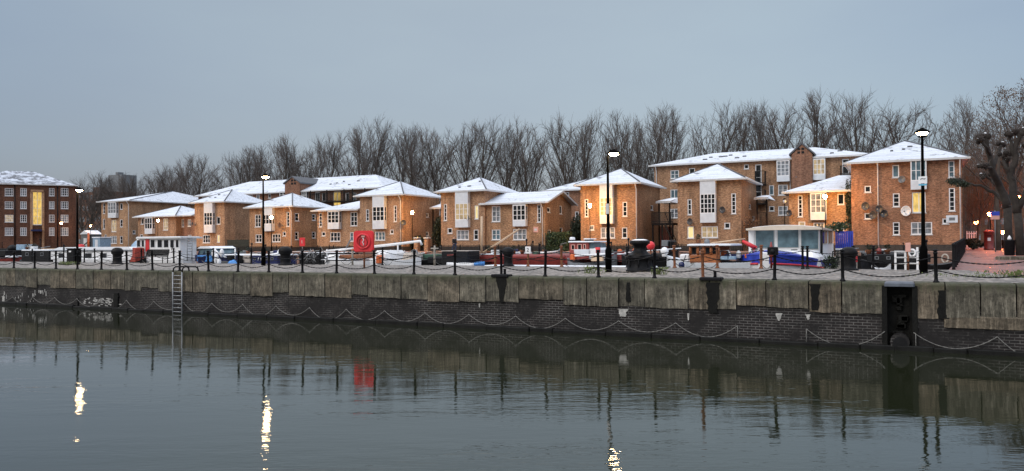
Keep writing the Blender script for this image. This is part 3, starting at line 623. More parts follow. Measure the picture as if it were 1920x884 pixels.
def window(root, f, u0, v0, u1, v1, kind, nx, ny, fr=.085, rec=.12):
    """white frame with glazing bars set in its opening, the pane behind it and a sill"""
    k = MB()
    def bx(a, b, c, d, d0, d1):
        pts = [f(a, b, d0), f(c, b, d0), f(c, d, d0), f(a, d, d0), f(a, b, d1), f(c, b, d1), f(c, d, d1), f(a, d, d1)]
        k.add(pts, [(0, 1, 2, 3), (7, 6, 5, 4), (0, 4, 5, 1), (1, 5, 6, 2), (2, 6, 7, 3), (3, 7, 4, 0)])
    e = .001; fr = min(fr, (u1 - u0) * .25, (v1 - v0) * .25)
    bx(u0 + e, v0 + e, u0 + fr, v1 - e, .03, .10); bx(u1 - fr, v0 + e, u1 - e, v1 - e, .03, .10); bx(u0 + fr, v0 + e, u1 - fr, v0 + fr, .032, .10); bx(u0 + fr, v1 - fr, u1 - fr, v1 - e, .032, .10)
    for i in range(1, nx): c = u0 + (u1 - u0) * i / nx; bx(c - .035, v0 + fr, c + .035, v1 - fr, .04, .098)
    for j in range(1, ny): c = v0 + (v1 - v0) * j / ny; bx(u0 + fr, c - .022, u1 - fr, c + .022, .045, .096)
    w = k.build('window', M['white'], root)
    k = MB(); k.add([f(u0 + .01, v0 + .01, .102), f(u1 - .01, v0 + .01, .102), f(u1 - .01, v1 - .01, .102), f(u0 + .01, v1 - .01, .102), f(u0 + .01, v0 + .01, .119), f(u1 - .01, v0 + .01, .119), f(u1 - .01, v1 - .01, .119), f(u0 + .01, v1 - .01, .119)], [(0, 1, 2, 3), (7, 6, 5, 4), (0, 4, 5, 1), (1, 5, 6, 2), (2, 6, 7, 3), (3, 7, 4, 0)])
    k.build('pane', M[GL[kind]], w)
    k = MB(); pts = [f(u0 - .06, v0 - .07, -.06), f(u1 + .06, v0 - .07, -.06), f(u1 + .06, v0 - .003, -.06), f(u0 - .06, v0 - .003, -.06), f(u0 - .06, v0 - .07, -.002), f(u1 + .06, v0 - .07, -.002), f(u1 + .06, v0 - .003, -.002), f(u0 - .06, v0 - .003, -.002)]
    k.add(pts, [(0, 1, 2, 3), (7, 6, 5, 4), (0, 4, 5, 1), (1, 5, 6, 2), (2, 6, 7, 3), (3, 7, 4, 0)]).build('sill', M['offwhite'], w)
    return w
def bay(root, fr, px0, px1, yt, ywt, ywb, yb, kind='d', nx=3, ny=3, y=-.55):
    x0, zt = fr.front(px0, yt, y); x1, _ = fr.front(px1, yt, y); _, zwt = fr.front(px0, ywt, y); _, zwb = fr.front(px0, ywb, y); _, zb = fr.front(px0, yb, y)
    z0 = fr.o.z; del z0
    k = MB()
    k.box(x0, y, zb, x1, -.003, zwb); 
    b = k.build('bay_window', M['panel'], root)
    if zt > zwt + .05: k = MB(); k.box(x0, y, zwt, x1, -.003, zt); k.build('upper_panel', M['panel'], b)
    k = MB(); fw = .09
    def bars(P0, P1, axis, n):
        L = P1 - P0
        for i in range(n + 1):
            c = P0 + fw / 2 + (L - fw) * i / n; w_ = fw / 2 if i in (0, n) else .035
            if axis == 'x': k.box(c - w_, y + .002, zwb, c + w_, y + .07, zwt)
            else: k.box(x1 - .07, c - w_, zwb, x1 - .002, c + w_, zwt); k.box(x0 + .002, c - w_, zwb, x0 + .07, c + w_, zwt)
    bars(x0, x1, 'x', nx); bars(y + .08, -.01, 'y', 1)
    for j in range(0, ny + 1):
        c = zwb + .04 + (zwt - zwb - .08) * j / ny; w_ = .045 if j in (0, ny) else .024
        k.box(x0 + .06, y + .008, c - w_, x1 - .06, y + .066, c + w_); k.box(x1 - .066, y + .08, c - w_, x1 - .008, -.02, c + w_)
    k.build('bay_frame', M['white'], b)
    k = MB(); k.box(x0 + .03, y + .05, zwb + .002, x1 - .03, -.006, zwt - .002).build('pane', M[GL[kind]], b)
HOUSES = {}
def house(key, label, L, Rr, Y, D, eave, apex, wins=(), side=(), bays=(), pipes=(), roof='hip', brick='brick_orange', base=FZ, ov=.55, cat='house', group=None, plinth=.55, mat_roof='snowroof', rot=0.0, origin=None, leftblank=True, hips=True, W=None, ridge_in=None, sidepipes=(), sbrick=None):
    if origin is None:
        p0 = onY(L, 440, Y); origin = (p0.x, Y, base)
    fr = Frame(origin, rot); x1 = fr.front(Rr, 440)[0] if W is None else W
    root = thing('house' if cat == 'house' else cat.replace(' ', '_'), label, cat, origin, rot, group)
    ez = fr.front(eave[0], eave[1], -ov)[1]; cy = D / 2; az = fr.front(apex[0], apex[1], cy)[1]
    H = ez
    f = lambda u, v, d: (u, d, v); g_ = lambda u, v, d: (x1 - d, u, v)
    fh = []; 
    for w_ in wins:
        a, b, c, d, kd = w_[:5]; u0, v1 = fr.front(a, b); u1, v0 = fr.front(c, d); fh.append((u0, max(v0, plinth + .1), u1, min(v1, H - .12)) + tuple(w_[4:]))
    sh = []
    for w_ in side:
        a, b, c, d, kd = w_[:5]; u0, v1 = fr.side(a, (b), x1); u1, v0 = fr.side(c, d, x1)
        if 0.1 < u0 < u1 < D - .1 or True: sh.append((max(.15, u0), max(v0, plinth + .1), min(D - .1, u1), min(v1, H - .12)) + tuple(w_[4:]))
    k = MB(); wall_holes(k, 0, x1, 0, H, [h[:4] for h in fh], f); 
    gable = roof == 'gable'
    wall_holes(k, 0, D, 0, H, [h[:4] for h in sh], g_)
    k.add([(0, 0, 0), (0, D, 0), (0, D, H), (0, 0, H), (x1, D, 0), (x1, D, H)], [(0, 3, 2, 1), (1, 2, 5, 4)])
    if gable: k.add([(x1, 0, H), (x1, D, H), (x1, cy, az - .12), (0, 0, H), (0, D, H), (0, cy, az - .12)], [(0, 1, 2), (5, 4, 3)])
    wl_ = k.build('wall', M[brick], root, recalc=False)
    k = MB(); k.box(-.02, -.03, 0, x1 + .03, 0.0 - .004, plinth); k.box(x1 + .004, 0, 0, x1 + .03, D, plinth - .002); k.build('plinth', M['brick_dark'], root)
    fh = [h for h in fh if h[2] - h[0] > .3 and h[3] - h[1] > .3]
    for h in fh: window(root, f, *h[:4], h[4], *(h[5:7] if len(h) > 6 else (2, 3)))
    for h in [q for q in sh if q[2] - q[0] > .3 and q[3] - q[1] > .3]: window(root, g_, *h[:4], h[4], *(h[5:7] if len(h) > 6 else (1, 3)))
    for b in bays: bay(root, fr, *b)
    # roof: soffit at the eaves, slopes above, a fascia round it
    X0, X1, Y0, Y1 = -ov, x1 + (0.0 if roof == 'leanr' else ov), -ov, D + ov; t = .10; k = MB()
    if roof in ('hip', 'pyr', 'leanr'):
        wx, wy = X1 - X0, Y1 - Y0; ins = min(wx, wy) / 2 * (1.0 if ridge_in is None else ridge_in)
        if wx >= wy: r0, r1 = (X0 + ins, cy), (X1 - ins, cy)
        else: r0, r1 = ((X0 + X1) / 2, Y0 + wy / 2 - .01), ((X0 + X1) / 2, Y1 - wy / 2 + .01)
        if roof == 'pyr': r0 = ((X0 + X1) / 2 - .02, cy); r1 = ((X0 + X1) / 2 + .02, cy)
        if roof == 'leanr': r0 = (X0 + (X1 - X0) * .75, cy); r1 = (X1, cy)
        vs = [(X0, Y0, H), (X1, Y0, H), (X1, Y1, H), (X0, Y1, H), (X0, Y0, H + t), (X1, Y0, H + t), (X1, Y1, H + t), (X0, Y1, H + t), (r0[0], r0[1], az), (r1[0], r1[1], az)]
        if wx >= wy or roof in ('pyr', 'leanr'): fs = [(3, 2, 1, 0), (0, 1, 5, 4), (1, 2, 6, 5), (2, 3, 7, 6), (3, 0, 4, 7), (4, 5, 9, 8), (5, 6, 9), (6, 7, 8, 9), (7, 4, 8)]
        else: fs = [(3, 2, 1, 0), (0, 1, 5, 4), (1, 2, 6, 5), (2, 3, 7, 6), (3, 0, 4, 7), (4, 5, 8), (5, 6, 9, 8), (6, 7, 9), (7, 4, 8, 9)]
        k.add(vs, fs)
    elif gable:
        vs = [(X0, Y0, H), (X1, Y0, H), (X1, Y1, H), (X0, Y1, H), (X0, Y0, H + t), (X1, Y0, H + t), (X1, Y1, H + t), (X0, Y1, H + t), (X0, cy, az), (X1, cy, az), (X0, cy, az - .14), (X1, cy, az - .14)]
        fs = [(4, 5, 9, 8), (6, 7, 8, 9), (0, 1, 5, 4), (2, 3, 7, 6), (0, 10, 11, 1), (11, 10, 3, 2), (5, 1, 11, 9), (6, 9, 11, 2), (4, 8, 10, 0), (7, 3, 10, 8)]
        k.add(vs, fs)
    rf = k.build('roof', M[mat_roof], root)
    k = MB(); gz0, gz1 = H - .06, H + t + .02
    k.box(X0 - .06, Y0 - .07, gz0, X1 + .06, Y0 - .003, gz1)
    if not gable: k.box(X1 + .003, Y0 - .003, gz0, X1 + .06, Y1, gz1); k.box(X0 - .06, Y0 - .003, gz0, X0 - .003, Y1, gz1)
    else:
        for a, b in (((Y0), cy), (Y1, cy)):
            k.add([(X1 + .003, a, H - .08), (X1 + .003, a, H + t), (X1 + .003, b, az + .0), (X1 + .003, b, az - .22), (X1 + .06, a, H - .08), (X1 + .06, a, H + t), (X1 + .06, b, az + .0), (X1 + .06, b, az - .22)], [(0, 1, 2, 3), (7, 6, 5, 4), (0, 4, 5, 1), (1, 5, 6, 2), (2, 6, 7, 3), (3, 7, 4, 0)])
    k.build('gutter', M['offwhite'], rf)
    if hips and not gable:
        k = MB()
        for (c_, e_) in (((X0, Y0), r0), ((X1, Y0), r1)):
            A = Vector((c_[0], c_[1], H + t)); B = Vector((e_[0], e_[1], az)); k.tube([A.lerp(B, .02) + Vector((0, 0, .02)), A.lerp(B, 1.0) + Vector((0, 0, .03))], .045 if c_[0] < 0 else .08, 5)
        k.build('hip_tiles', M['slate'], rf)
    for px in pipes:
        x = fr.front(px, 440)[0]; k = MB(); k.tube([(x, -.50, H - .05), (x, -.38, H - .25), (x, -.10, H - .6), (x, -.09, .1)], .055, 6).build('downpipe', M['white'], root)
    HOUSES[key] = (root, fr, x1, D, H, az); return root
ROW = 'brick houses with pyramid roofs along the far quay'
house('H9', 'tan tower house with snowy pyramid roof and a lit narrow window, behind the walking person', 827, 909, 77, 8.4, (870, 359), (893, 333), brick='brick_tan', group=ROW, roof='pyr', pipes=(),
      wins=[(832, 383, 838, 414, 'd', 1, 4), (890, 386, 897, 411, 'p', 1, 1), (839, 428, 848, 438, 'd', 1, 1), (856, 432, 879, 450, 'c', 3, 2), (888, 431, 897, 450, 'd', 1, 2)], bays=[(853, 877, 361, 382, 413, 427, 'm', 3, 3)])
house('H10', 'low tan brick house with gabled snowy roof and pink plaque, beside the lit tower house', 911, 1022, 77.3, 7.6, (965, 382), (1000, 360), roof='gable', brick='brick_orange', group=None, pipes=(1018,),
      wins=[(922, 387, 938, 416, 'c', 2, 3), (1007, 384, 1014, 417, 'd', 1, 4), (922, 431, 938, 450, 'b', 2, 2), (962, 430, 987, 450, 'c', 3, 2)], bays=[(961, 985, 384, 385, 414, 425, 'd', 3, 3)],
      side=[(1026, 389, 1032, 399, 'd', 1, 1), (1049, 386, 1054, 402, 'd', 1, 1), (1028, 431, 1033, 440, 'd', 1, 1), (1049, 427, 1055, 438, 'd', 1, 1)])
house('H8', 'tan brick tower house with pyramid roof behind the large red lifebuoy', 675, 755, 78, 8.4, (715, 367), (741, 341), brick='brick_tan', group=ROW, roof='pyr', pipes=(752,),
      wins=[(686, 393, 692, 415, 'd', 1, 3), (738, 386, 744, 416, 'd', 1, 4), (703, 435, 722, 451, 'b', 3, 2), (731, 431, 738, 439, 'd', 1, 1)], bays=[(698, 720, 367, 388, 415, 430, 'd', 3, 3)],
      side=[(799, 400, 804, 408, 'd', 1, 1), (799, 435, 804, 443, 'd', 1, 1)])
house('H7', 'low tan brick house with snowy sloping roof, just left of the lifebuoy tower house', 595, 676, 79, 7.0, (635, 395), (660, 376), brick='brick_tan', roof='leanr', group=None, hips=False,
      wins=[(598, 400, 604, 426, 'd', 1, 4), (657, 398, 670, 424, 'd', 2, 3), (603, 435, 610, 443, 'd', 1, 1), (619, 436, 638, 453, 'd', 3, 2), (656, 436, 668, 453, 'b', 2, 2)], bays=[(614, 635, 396, 397, 419, 430, 'd', 3, 3)])
house('H6', 'orange brick tower house lit by a small street lamp, behind the navy narrowboat', 468, 548, 79, 8.4, (510, 389), (535, 363), brick='brick_orange', group=ROW, roof='pyr', pipes=(547,),
      wins=[(478, 403, 489, 426, 'd', 2, 3), (537, 398, 543, 425, 'd', 1, 4), (479, 440, 491, 455, 'd', 2, 2), (510, 439, 526, 454, 'd', 3, 2), (530, 435, 536, 443, 'd', 1, 1)], bays=[(492, 510, 390, 403, 421, 434, 'd', 3, 2)],
      side=[(553, 400, 561, 415, 'd', 1, 2), (553, 435, 560, 450, 'd', 1, 2), (585, 402, 592, 414, 'd', 1, 2), (585, 435, 592, 447, 'd', 1, 2)])
house('H5', 'brick tower house with pyramid roof and pale lit window beside a dark timber fence', 365, 421, 81, 8.6, (393, 380), (420, 357), brick='brick_tan', group=ROW, roof='pyr',
      wins=[(406, 407, 413, 421, 'd', 1, 1), (380, 441, 394, 456, 'd', 3, 2), (407, 441, 412, 455, 'p', 1, 1)], bays=[(382, 398, 381, 399, 423, 437, 'd', 3, 3)])
house('H4', 'small linking brick house with lower snowy roof left of the grey panelled bay', 338, 365, 83, 7, (352, 405), (352, 390), brick='brick_red', roof='leanr', group=None, hips=False,
      wins=[(340, 411, 345, 426, 'c', 1, 2), (352, 412, 358, 425, 'd', 2, 2), (352, 441, 359, 455, 'd', 2, 2)])
house('H3', 'low brick house with broad pyramid roof and grey bay above the white houseboat', 259, 330, 82, 9, (290, 407), (314, 387), brick='brick_tan', group=None, roof='pyr',
      wins=[(264, 410, 269, 421, 'd', 1, 1), (306, 410, 315, 432, 'm', 2, 3), (262, 440, 268, 452, 'd', 1, 2)], bays=[(271, 285, 408, 409, 430, 439, 'd', 3, 2)], pipes=())
house('H2', 'broad brick corner house with hipped snowy roof at the left end of the row', 190, 243, 90, 24, (215, 378), (290, 361), brick='brick_tan', group=None, roof='hip', pipes=(242,),
      wins=[(193, 381, 197, 401, 'd', 1, 3), (225, 382, 230, 393, 'd', 1, 1), (209, 413, 218, 435, 'm', 2, 3), (225, 412, 230, 426, 'd', 1, 2), (193, 411, 197, 430, 'd', 1, 2), (206, 443, 219, 457, 'c', 3, 2), (225, 443, 230, 457, 'd', 1, 2), (196, 440, 200, 447, 'd', 1, 1)], bays=[(202, 217, 379, 380, 401, 409, 'c', 3, 3)],
      side=[(249, 432, 254, 439, 'd', 1, 1), (341, 386, 348, 393, 'd', 2, 2), (351, 386, 357, 393, 'd', 2, 2)])
house('H12', 'orange brick tower house with lamplit wall behind the lamp post left of the capstan', 1089, 1194, 77, 8.6, (1140, 346), (1160, 317), brick='brick_orange', group=ROW, roof='pyr', pipes=(1194,),
      wins=[(1096, 374, 1103, 407, 'd', 1, 5), (1167, 379, 1176, 406, 'd', 1, 3), (1105, 423, 1114, 432, 'c', 1, 1), (1126, 427, 1153, 447, 'c', 3, 2), (1166, 427, 1176, 447, 'd', 1, 2)], bays=[(1124, 1148, 347, 371, 405, 420, 'm', 3, 4)],
      side=[(1220, 385, 1225, 395, 'd', 1, 1)])
house('H11', 'brick house set back between the gabled house and the lamplit tower, partly hidden by ivy', 1030, 1120, 88, 9, (1065, 357), (1080, 338), brick='brick_red', group=None, roof='pyr',
      wins=[(1060, 361, 1067, 374, 'd', 1, 2), (1060, 395, 1069, 411, 'c', 2, 2), (1078, 397, 1085, 411, 'd', 1, 2)])
house('H13', 'tan tower house with two dishes and pale lit window, right of the black stair', 1271, 1390, 77, 8.6, (1335, 338), (1343, 308), brick='brick_tan', group=ROW, roof='pyr',
      wins=[(1289, 374, 1297, 403, 'd', 1, 3), (1371, 363, 1380, 401, 'd', 1, 5), (1289, 425, 1301, 447, 'p', 1, 1), (1315, 425, 1346, 446, 'm', 3, 2), (1358, 418, 1369, 429, 'd', 1, 1)], bays=[(1312, 1341, 338, 364, 401, 418, 'd', 4, 4)],
      side=[(1404, 382, 1408, 393, 'd', 1, 2), (1411, 405, 1415, 414, 'd', 1, 1)])
house('H15', 'low orange brick house with sloping snowy roof and white bay, lit by a small lamp', 1480, 1600, 78, 9.0, (1540, 360), (1585, 329), brick='brick_orange', group=None, roof='leanr', hips=False,
      wins=[(1496, 367, 1505, 407, 'd', 1, 5), (1570, 364, 1583, 384, 'd', 1, 1), (1497, 416, 1510, 426, 'm', 1, 1), (1525, 418, 1546, 440, 'c', 3, 2), (1570, 418, 1583, 440, 'd', 1, 2)], bays=[(1519, 1549, 362, 363, 400, 413, 'c', 3, 3)])
house('H16', 'tall three storey brick house at the right end with a yellow lit window', 1597, 1805, 76, 15.5, (1700, 302), (1742, 262), brick='brick_right', group=None, roof='pyr', pipes=(1647, 1801),
      wins=[(1621, 349, 1633, 361, 'd', 1, 1), (1621, 400, 1633, 411, 'd', 1, 1), (1673, 310, 1686, 333, 'b', 1, 1), (1674, 363, 1687, 388, 'd', 1, 3), (1674, 417, 1687, 441, 'd', 1, 3), (1710, 361, 1736, 399, 'l', 2, 1), (1708, 417, 1748, 440, 'c', 3, 2), (1778, 302, 1790, 333, 'b', 1, 3), (1779, 353, 1791, 396, 'd', 1, 5), (1767, 410, 1779, 420, 'd', 1, 1)],
      bays=[(1707, 1737, 300, 301, 340, 356, 'b', 3, 2)])
# the long blocks behind
BB = 'long brick blocks behind the row'
house('H17', 'long three storey brick block with snowy roof and dark balcony rising behind the left houses', 372, 720, 96, 12, (600, 358), (560, 336), brick='brick_red', group=None, cat='apartment block', roof='hip', mat_roof='snowroof', hips=False, W=None,
      wins=[(379, 362, 386, 374, 'd', 1, 1), (468, 362, 474, 372, 'd', 1, 1), (480, 364, 487, 374, 'c', 1, 1), (503, 362, 508, 372, 'd', 1, 1), (591, 361, 600, 386, 'd', 2, 2), (604, 362, 611, 377, 'd', 1, 1), (625, 360, 639, 386, 'l', 2, 1), (648, 362, 655, 380, 'd', 1, 1), (661, 362, 668, 378, 'c', 1, 1), (683, 361, 693, 372, 'd', 2, 1)],
      bays=[(524, 543, 359, 360, 372, 378, 'd', 3, 2), (562, 574, 359, 360, 380, 386, 'd', 3, 3)])
house('H14', 'four storey brick block with long snowy roof behind the tower house at the right', 1228, 1630, 92, 12, (1300, 308), (1450, 281), brick='brick_tan', group=None, cat='apartment block', roof='hip', hips=False, pipes=(1232, 1483),
      wins=[(1257, 320, 1273, 335, 'b', 2, 2), (1257, 356, 1272, 372, 'b', 2, 1), (1257, 392, 1272, 409, 'c', 2, 2), (1292, 316, 1303, 328, 'd', 1, 1), (1395, 309, 1404, 317, 'd', 1, 1), (1416, 309, 1428, 345, 'd', 1, 3), (1416, 347, 1428, 373, 'd', 1, 2), (1442, 348, 1451, 366, 'b', 1, 1), (1459, 347, 1477, 366, 'c', 2, 2), (1442, 387, 1452, 396, 'd', 1, 1), (1459, 387, 1477, 404, 'c', 2, 2), (1579, 299, 1592, 326, 'd', 1, 2)],
      bays=[(1456, 1480, 301, 302, 331, 341, 'c', 3, 4), (1524, 1547, 298, 299, 328, 338, 'm', 3, 3)])
# parts of the long blocks: the gabled brick towers, balconies, roof lights
def gable_tower(key, l, r, ye, xa, ya, proj=.5, holes=()):
    root, fr, x1, D, H, az = HOUSES[key]; x0, ze = fr.front(l, ye, -proj); xx1, _ = fr.front(r, ye, -proj); xa_, za = fr.front(xa, ya, -proj)
    k = MB(); k.prism([(x0, 0), (xx1, 0), (xx1, ze), ((x0 + xx1) / 2, za), (x0, ze)], -proj, D * .45); t = k.build('gable_tower', M['brick_red'], root)
    xm = (x0 + xx1) / 2; k = MB()
    for a, b in ((x0 - .25, xm), (xx1 + .25, xm)):
        zz0 = ze - .1; k.add([(a, -proj - .15, zz0), (b, -proj - .15, za + .02), (b, -proj - .15, za + .24), (a, -proj - .15, zz0 + .22), (a, D * .45, zz0), (b, D * .45, za + .02), (b, D * .45, za + .24), (a, D * .45, zz0 + .22)], [(0, 1, 2, 3), (7, 6, 5, 4), (0, 4, 5, 1), (1, 5, 6, 2), (2, 6, 7, 3), (3, 7, 4, 0)])
    k.build('verge', M['slate'], t)
    for (a, b, c, d) in holes:
        u0, v1 = fr.front(a, b, -proj); u1, v0 = fr.front(c, d, -proj); um, vm = (u0 + u1) / 2, (v0 + v1) / 2; s_ = (u1 - u0) * .09
        for (p_, q_, r_, s2) in ((u0, v0, um - s_, vm - s_), (um + s_, v0, u1, vm - s_), (u0, vm + s_, um - s_, v1), (um + s_, vm + s_, u1, v1)):
            k = MB(); k.box(p_, -proj - .03, q_, r_, -proj - .003, s2).build('vent', M['blackpaint'], t)
gable_tower('H14', 1484, 1523, 291, 1503, 271, .8, [(1495, 278, 1508, 288)])
gable_tower('H17', 534, 562, 345, 550, 333, .8, [(546, 337, 555, 346)])
def balcony(key, l, r, yfl, yrt, dep=1.4, cols=(), name='balcony', doors=()):
    root, fr, x1, D, H, az = HOUSES[key]; x0, z0 = fr.front(l, yfl, -dep); xx1, _ = fr.front(r, yfl, -dep); _, z1 = fr.front(l, yrt, -dep)
    k = MB(); k.box(x0, -dep, z0 - .18, xx1, -.004, z0); b = k.build(name, M['darkwood'], root)
    k = MB(); n = max(3, int((xx1 - x0) / .14))
    for i in range(n + 1): x = x0 + .03 + (xx1 - x0 - .06) * i / n; k.box(x - .022, -dep + .01, z0, x + .022, -dep + .05, z1)
    for y_ in (z1, z0 + .08): k.box(x0, -dep, y_, xx1, -dep + .06, y_ + .06)
    for xe in (x0, xx1 - .05):
        for i in range(6): k.box(xe, -dep + .1 + i * dep / 6.5, z0, xe + .03, -dep + .14 + i * dep / 6.5, z1)
        k.box(xe, -dep, z1, xe + .05, -.01, z1 + .06)
    k.build('railing', M['blackpaint'], b)
    if cols:
        for c in cols: k = MB(); x, _ = fr.front(c, yfl, -dep); k.box(x - .07, -dep + .06, z0 - .1, x + .07, -dep + .2, H - .01); k.build('post', M['darkwood'], b)
balcony('H17', 580, 684, 379, 364, 1.5, (581, 612, 644, 660, 683))
balcony('H14', 1415, 1434, 345, 322, 1.2); balcony('H14', 1410, 1434, 381, 358, 1.2); balcony('H14', 1418, 1436, 424, 400, 1.2); balcony('H14', 1575, 1598, 328, 312, 1.0)
def rooflights(key, pts, up=.04):
    root, fr, x1, D, H, az = HOUSES[key]; k = MB()
    ov = .55
    for px, py in pts:
        # meet the front slope: plane from (y=-ov, z=H+.1) to (y=D/2, z=az)
        c = fr.inv @ (Vector((0, 0, CAMZ)) - fr.o); d = fr.inv @ ray(px, py); m = (az - H - .1) / (D / 2 + ov); t = ((H + .1 + m * (c.y + ov)) - c.z) / (d.z - m * d.y); p = c + d * t
        k = MB(); w = random.uniform(.12, .3); k.bbox(p.x - w, p.y - .12, p.z - .12, p.x + w, p.y + .12, p.z + .12, .04).build('roof_vent', M['slate'], root)
rooflights('H14', [(1322, 300), (1333, 296), (1352, 295), (1360, 294), (1370, 292), (1382, 297), (1396, 294), (1560, 288), (1575, 284)]); rooflights('H17', [(620, 346), (632, 344), (645, 341), (655, 347), (590, 343), (672, 340)])
rooflights('H16', [(1672, 284), (1694, 281), (1706, 276)]); rooflights('H9', [(880, 350), (862, 352), (900, 341)]); rooflights('H5', [(404, 371), (411, 366)])
# little porch roofs between towers
def porch(px0, px1, y0, y1, Y, D, label):
    a = onY(px0, y1, Y); b = onY(px1, y1, Y); z1 = onY(px0, y0, Y).z; w = b.x - a.x
    t = thing('porch_roof', label, 'porch roof', (a.x, Y, a.z)); h = z1 - a.z
    k = MB(); k.add([(0, 0, 0), (w, 0, 0), (w, D, 0), (0, D, 0), (0, 0, .12), (w, 0, .12), (w - .6, D, h), (.0, D, h)], [(3, 2, 1, 0), (0, 1, 5, 4), (1, 2, 6, 5), (2, 3, 7, 6), (3, 0, 4, 7), (4, 5, 6, 7)]); k.build('snow_slope', M['snow'], t)
    k = MB(); k.box(-.03, -.06, -.1, w + .03, -.003, .13); k.build('fascia', M['offwhite'], t)
    for x in (.15, w - .25): k = MB(); k.box(x, .3, FZ - a.z, x + .14, .44, -.005); k.build('post', M['darkwood'], t)
porch(1230, 1257, 368, 380, 80.5, 5, 'small snowy porch roof over the black outside stair')
porch(1414, 1440, 362, 373, 81, 5, 'small snowy porch roof beside the dish tower, over dark balconies')
porch(806, 826, 376, 391, 83, 4, 'small snowy porch roof in the dark gap left of the tower with walking person')
# outside stair between two towers
p = onY(1222, 470, 79); q2 = onY(1271, 470, 79); w = q2.x - p.x; zl = onY(1222, 419, 79).z - FZ; zr = onY(1222, 400, 79).z - FZ
t = thing('outside_stair', 'black timber outside stair with landing between two tower houses', 'stair', (p.x, 79, FZ))
k = MB(); k.box(0, 0, zl - .2, w * .82, 2.2, zl).build('landing', M['darkwood'], t)
k = MB()
for i in range(22): x = w * .82 * i / 21; k.box(x - .025, .01, zl, x + .025, .05, zr)
k.box(0, 0, zr, w * .84, .07, zr + .07); k.box(0, .003, zl + .1, w * .82, .06, zl + .16); k.build('railing', M['blackpaint'], t)
k = MB()
for i in range(14): zz = zl * (1 - i / 14); xx = w * .55 + w * .4 * i / 14; k.box(xx, -.4, zz - .2, xx + .24, .0 - .01, zz - .15)
k.build('steps', M['darkwood'], t)
k = MB(); k.tube([(w * .55, -.42, zl - .1), (w * .98, -.42, .05)], .11, 4); k.tube([(w * .55, -.42, zr), (w * .98, -.42, 1.0)], .04, 4); k.build('stringer', M['darkwood'], t)
for x in (.1, w * .4, w * .8): k = MB(); k.box(x - .08, .05, 0, x + .08, .2, zl - .2); k.build('post', M['darkwood'], t)
a_ = onY(1238, 425, 81.5); b_ = onY(1262, 466, 81.5); t = thing('red_door_panel', 'dark red timber panel under the outside stair', 'panel', (a_.x, 81.5, FZ)); k = MB()
for i in range(8): x0 = (b_.x - a_.x) * i / 8; k.box(x0, 0, 0, x0 + (b_.x - a_.x) / 8 - .03, .06, a_.z - FZ)
k.build('boards', M['maroon'], t)
# far left block, turned to face the camera
px_c = 143; dirv = ray(70, 440); dirv.z = 0; dirv.normalize(); cen = Vector((0, 0, 0)) + dirv * 158; rotL = math.atan2(-dirv.x, dirv.y) - R(4)
tmp = Frame((cen.x, cen.y, FZ), rotL); xl = tmp.front(-90, 440)[0]; xr = tmp.front(142, 440)[0]
org = Vector((cen.x, cen.y, FZ)) + Matrix.Rotation(rotL, 3, 'Z') @ Vector((xl, 0, 0))
cols = [(-62, -48, 2), (-34, -20, 3), (9, 25, 4), (38, 50, 3), (92, 102, 3), (114, 128, 4)]; rows = [(353, 368), (378, 392), (403, 417), (427, 442)]
wl2 = []
for ci, (a, b, n) in enumerate(cols):
    for ri, (c, d) in enumerate(rows):
        kd = 'd' if random.random() < .7 else 'c'
        if (ci, ri) == (2, 2): kd = 'm'
        if (ci, ri) == (4, 3): kd = 'c'
        wl2.append((a, c, b, d, kd, n, 3))
wl2.append((61, 360, 79, 422, 'l', 2, 4))
house('H1', 'dark brown brick apartment block at the far left with tall yellow lit stair window', -90, 142, 0, 14, (70, 347), (60, 322), wins=wl2, brick='brick_brown', origin=org, rot=rotL, roof='hip', mat_roof='snowpatchy', cat='apartment block', hips=False, ov=.3, W=xr - xl)
root, fr, x1, D, H, az = HOUSES['H1']
for px in (28, 108): x = fr.front(px, 440)[0]; k = MB(); k.tube([(x, -.08, H - .1), (x, -.08, .1)], .09, 6).build('downpipe', M['blackpaint'], root)
a = fr.front(58, 360); b = fr.front(82, 360); k = MB(); k.box(a[0], -.5, a[1], b[0], -.004, a[1] + .35); k.box(a[0] - .1, -.35, 0, a[0] + .25, -.004, a[1]); k.box(b[0] - .25, -.35, 0, b[0] + .1, -.004, a[1]); k.build('stair_surround', M['brick_tan'], root)
a = fr.front(60, 432); b = fr.front(80, 427); k = MB(); k.box(a[0], -2.2, a[1] - .2, b[0], -.01, a[1] + .1).build('porch', M['navy'], root)
# distant blocks
def far_block(px0, px1, ytop, Y, label, brick, n=6, fl=8):
    a = onY(px0, ytop, Y); b = onY(px1, ytop, Y); t = thing('apartment_block', label, 'apartment block', (a.x, Y, FZ)); w = b.x - a.x; h = a.z - FZ
    k = MB(); k.box(0, 0, 0, w, 14, h); k.box(w * .3, 3, h, w * .5, 8, h + 2.5); k.build('wall', M[brick], t)
    for j in range(fl): 
        z = h * (j + .35) / fl
        for i in range(n): k = MB(); x = w * (i + .3) / n; k.box(x, -.05, z, x + w / n * .45, -.004, z + h / fl * .4); k.build('window', M['glassc'], t)
far_block(203, 228, 329, 420, 'pale distant tower block above the bare trees at the left', 'greypaint', 5, 9)
far_block(146, 205, 362, 230, 'low distant block behind the trees beside the brown apartment block', 'brick_brown', 8, 5)
far_block(1812, 1990, 318, 150, 'dark brick block behind the trees at the right end of the brick path', 'brick_brown', 12, 5)
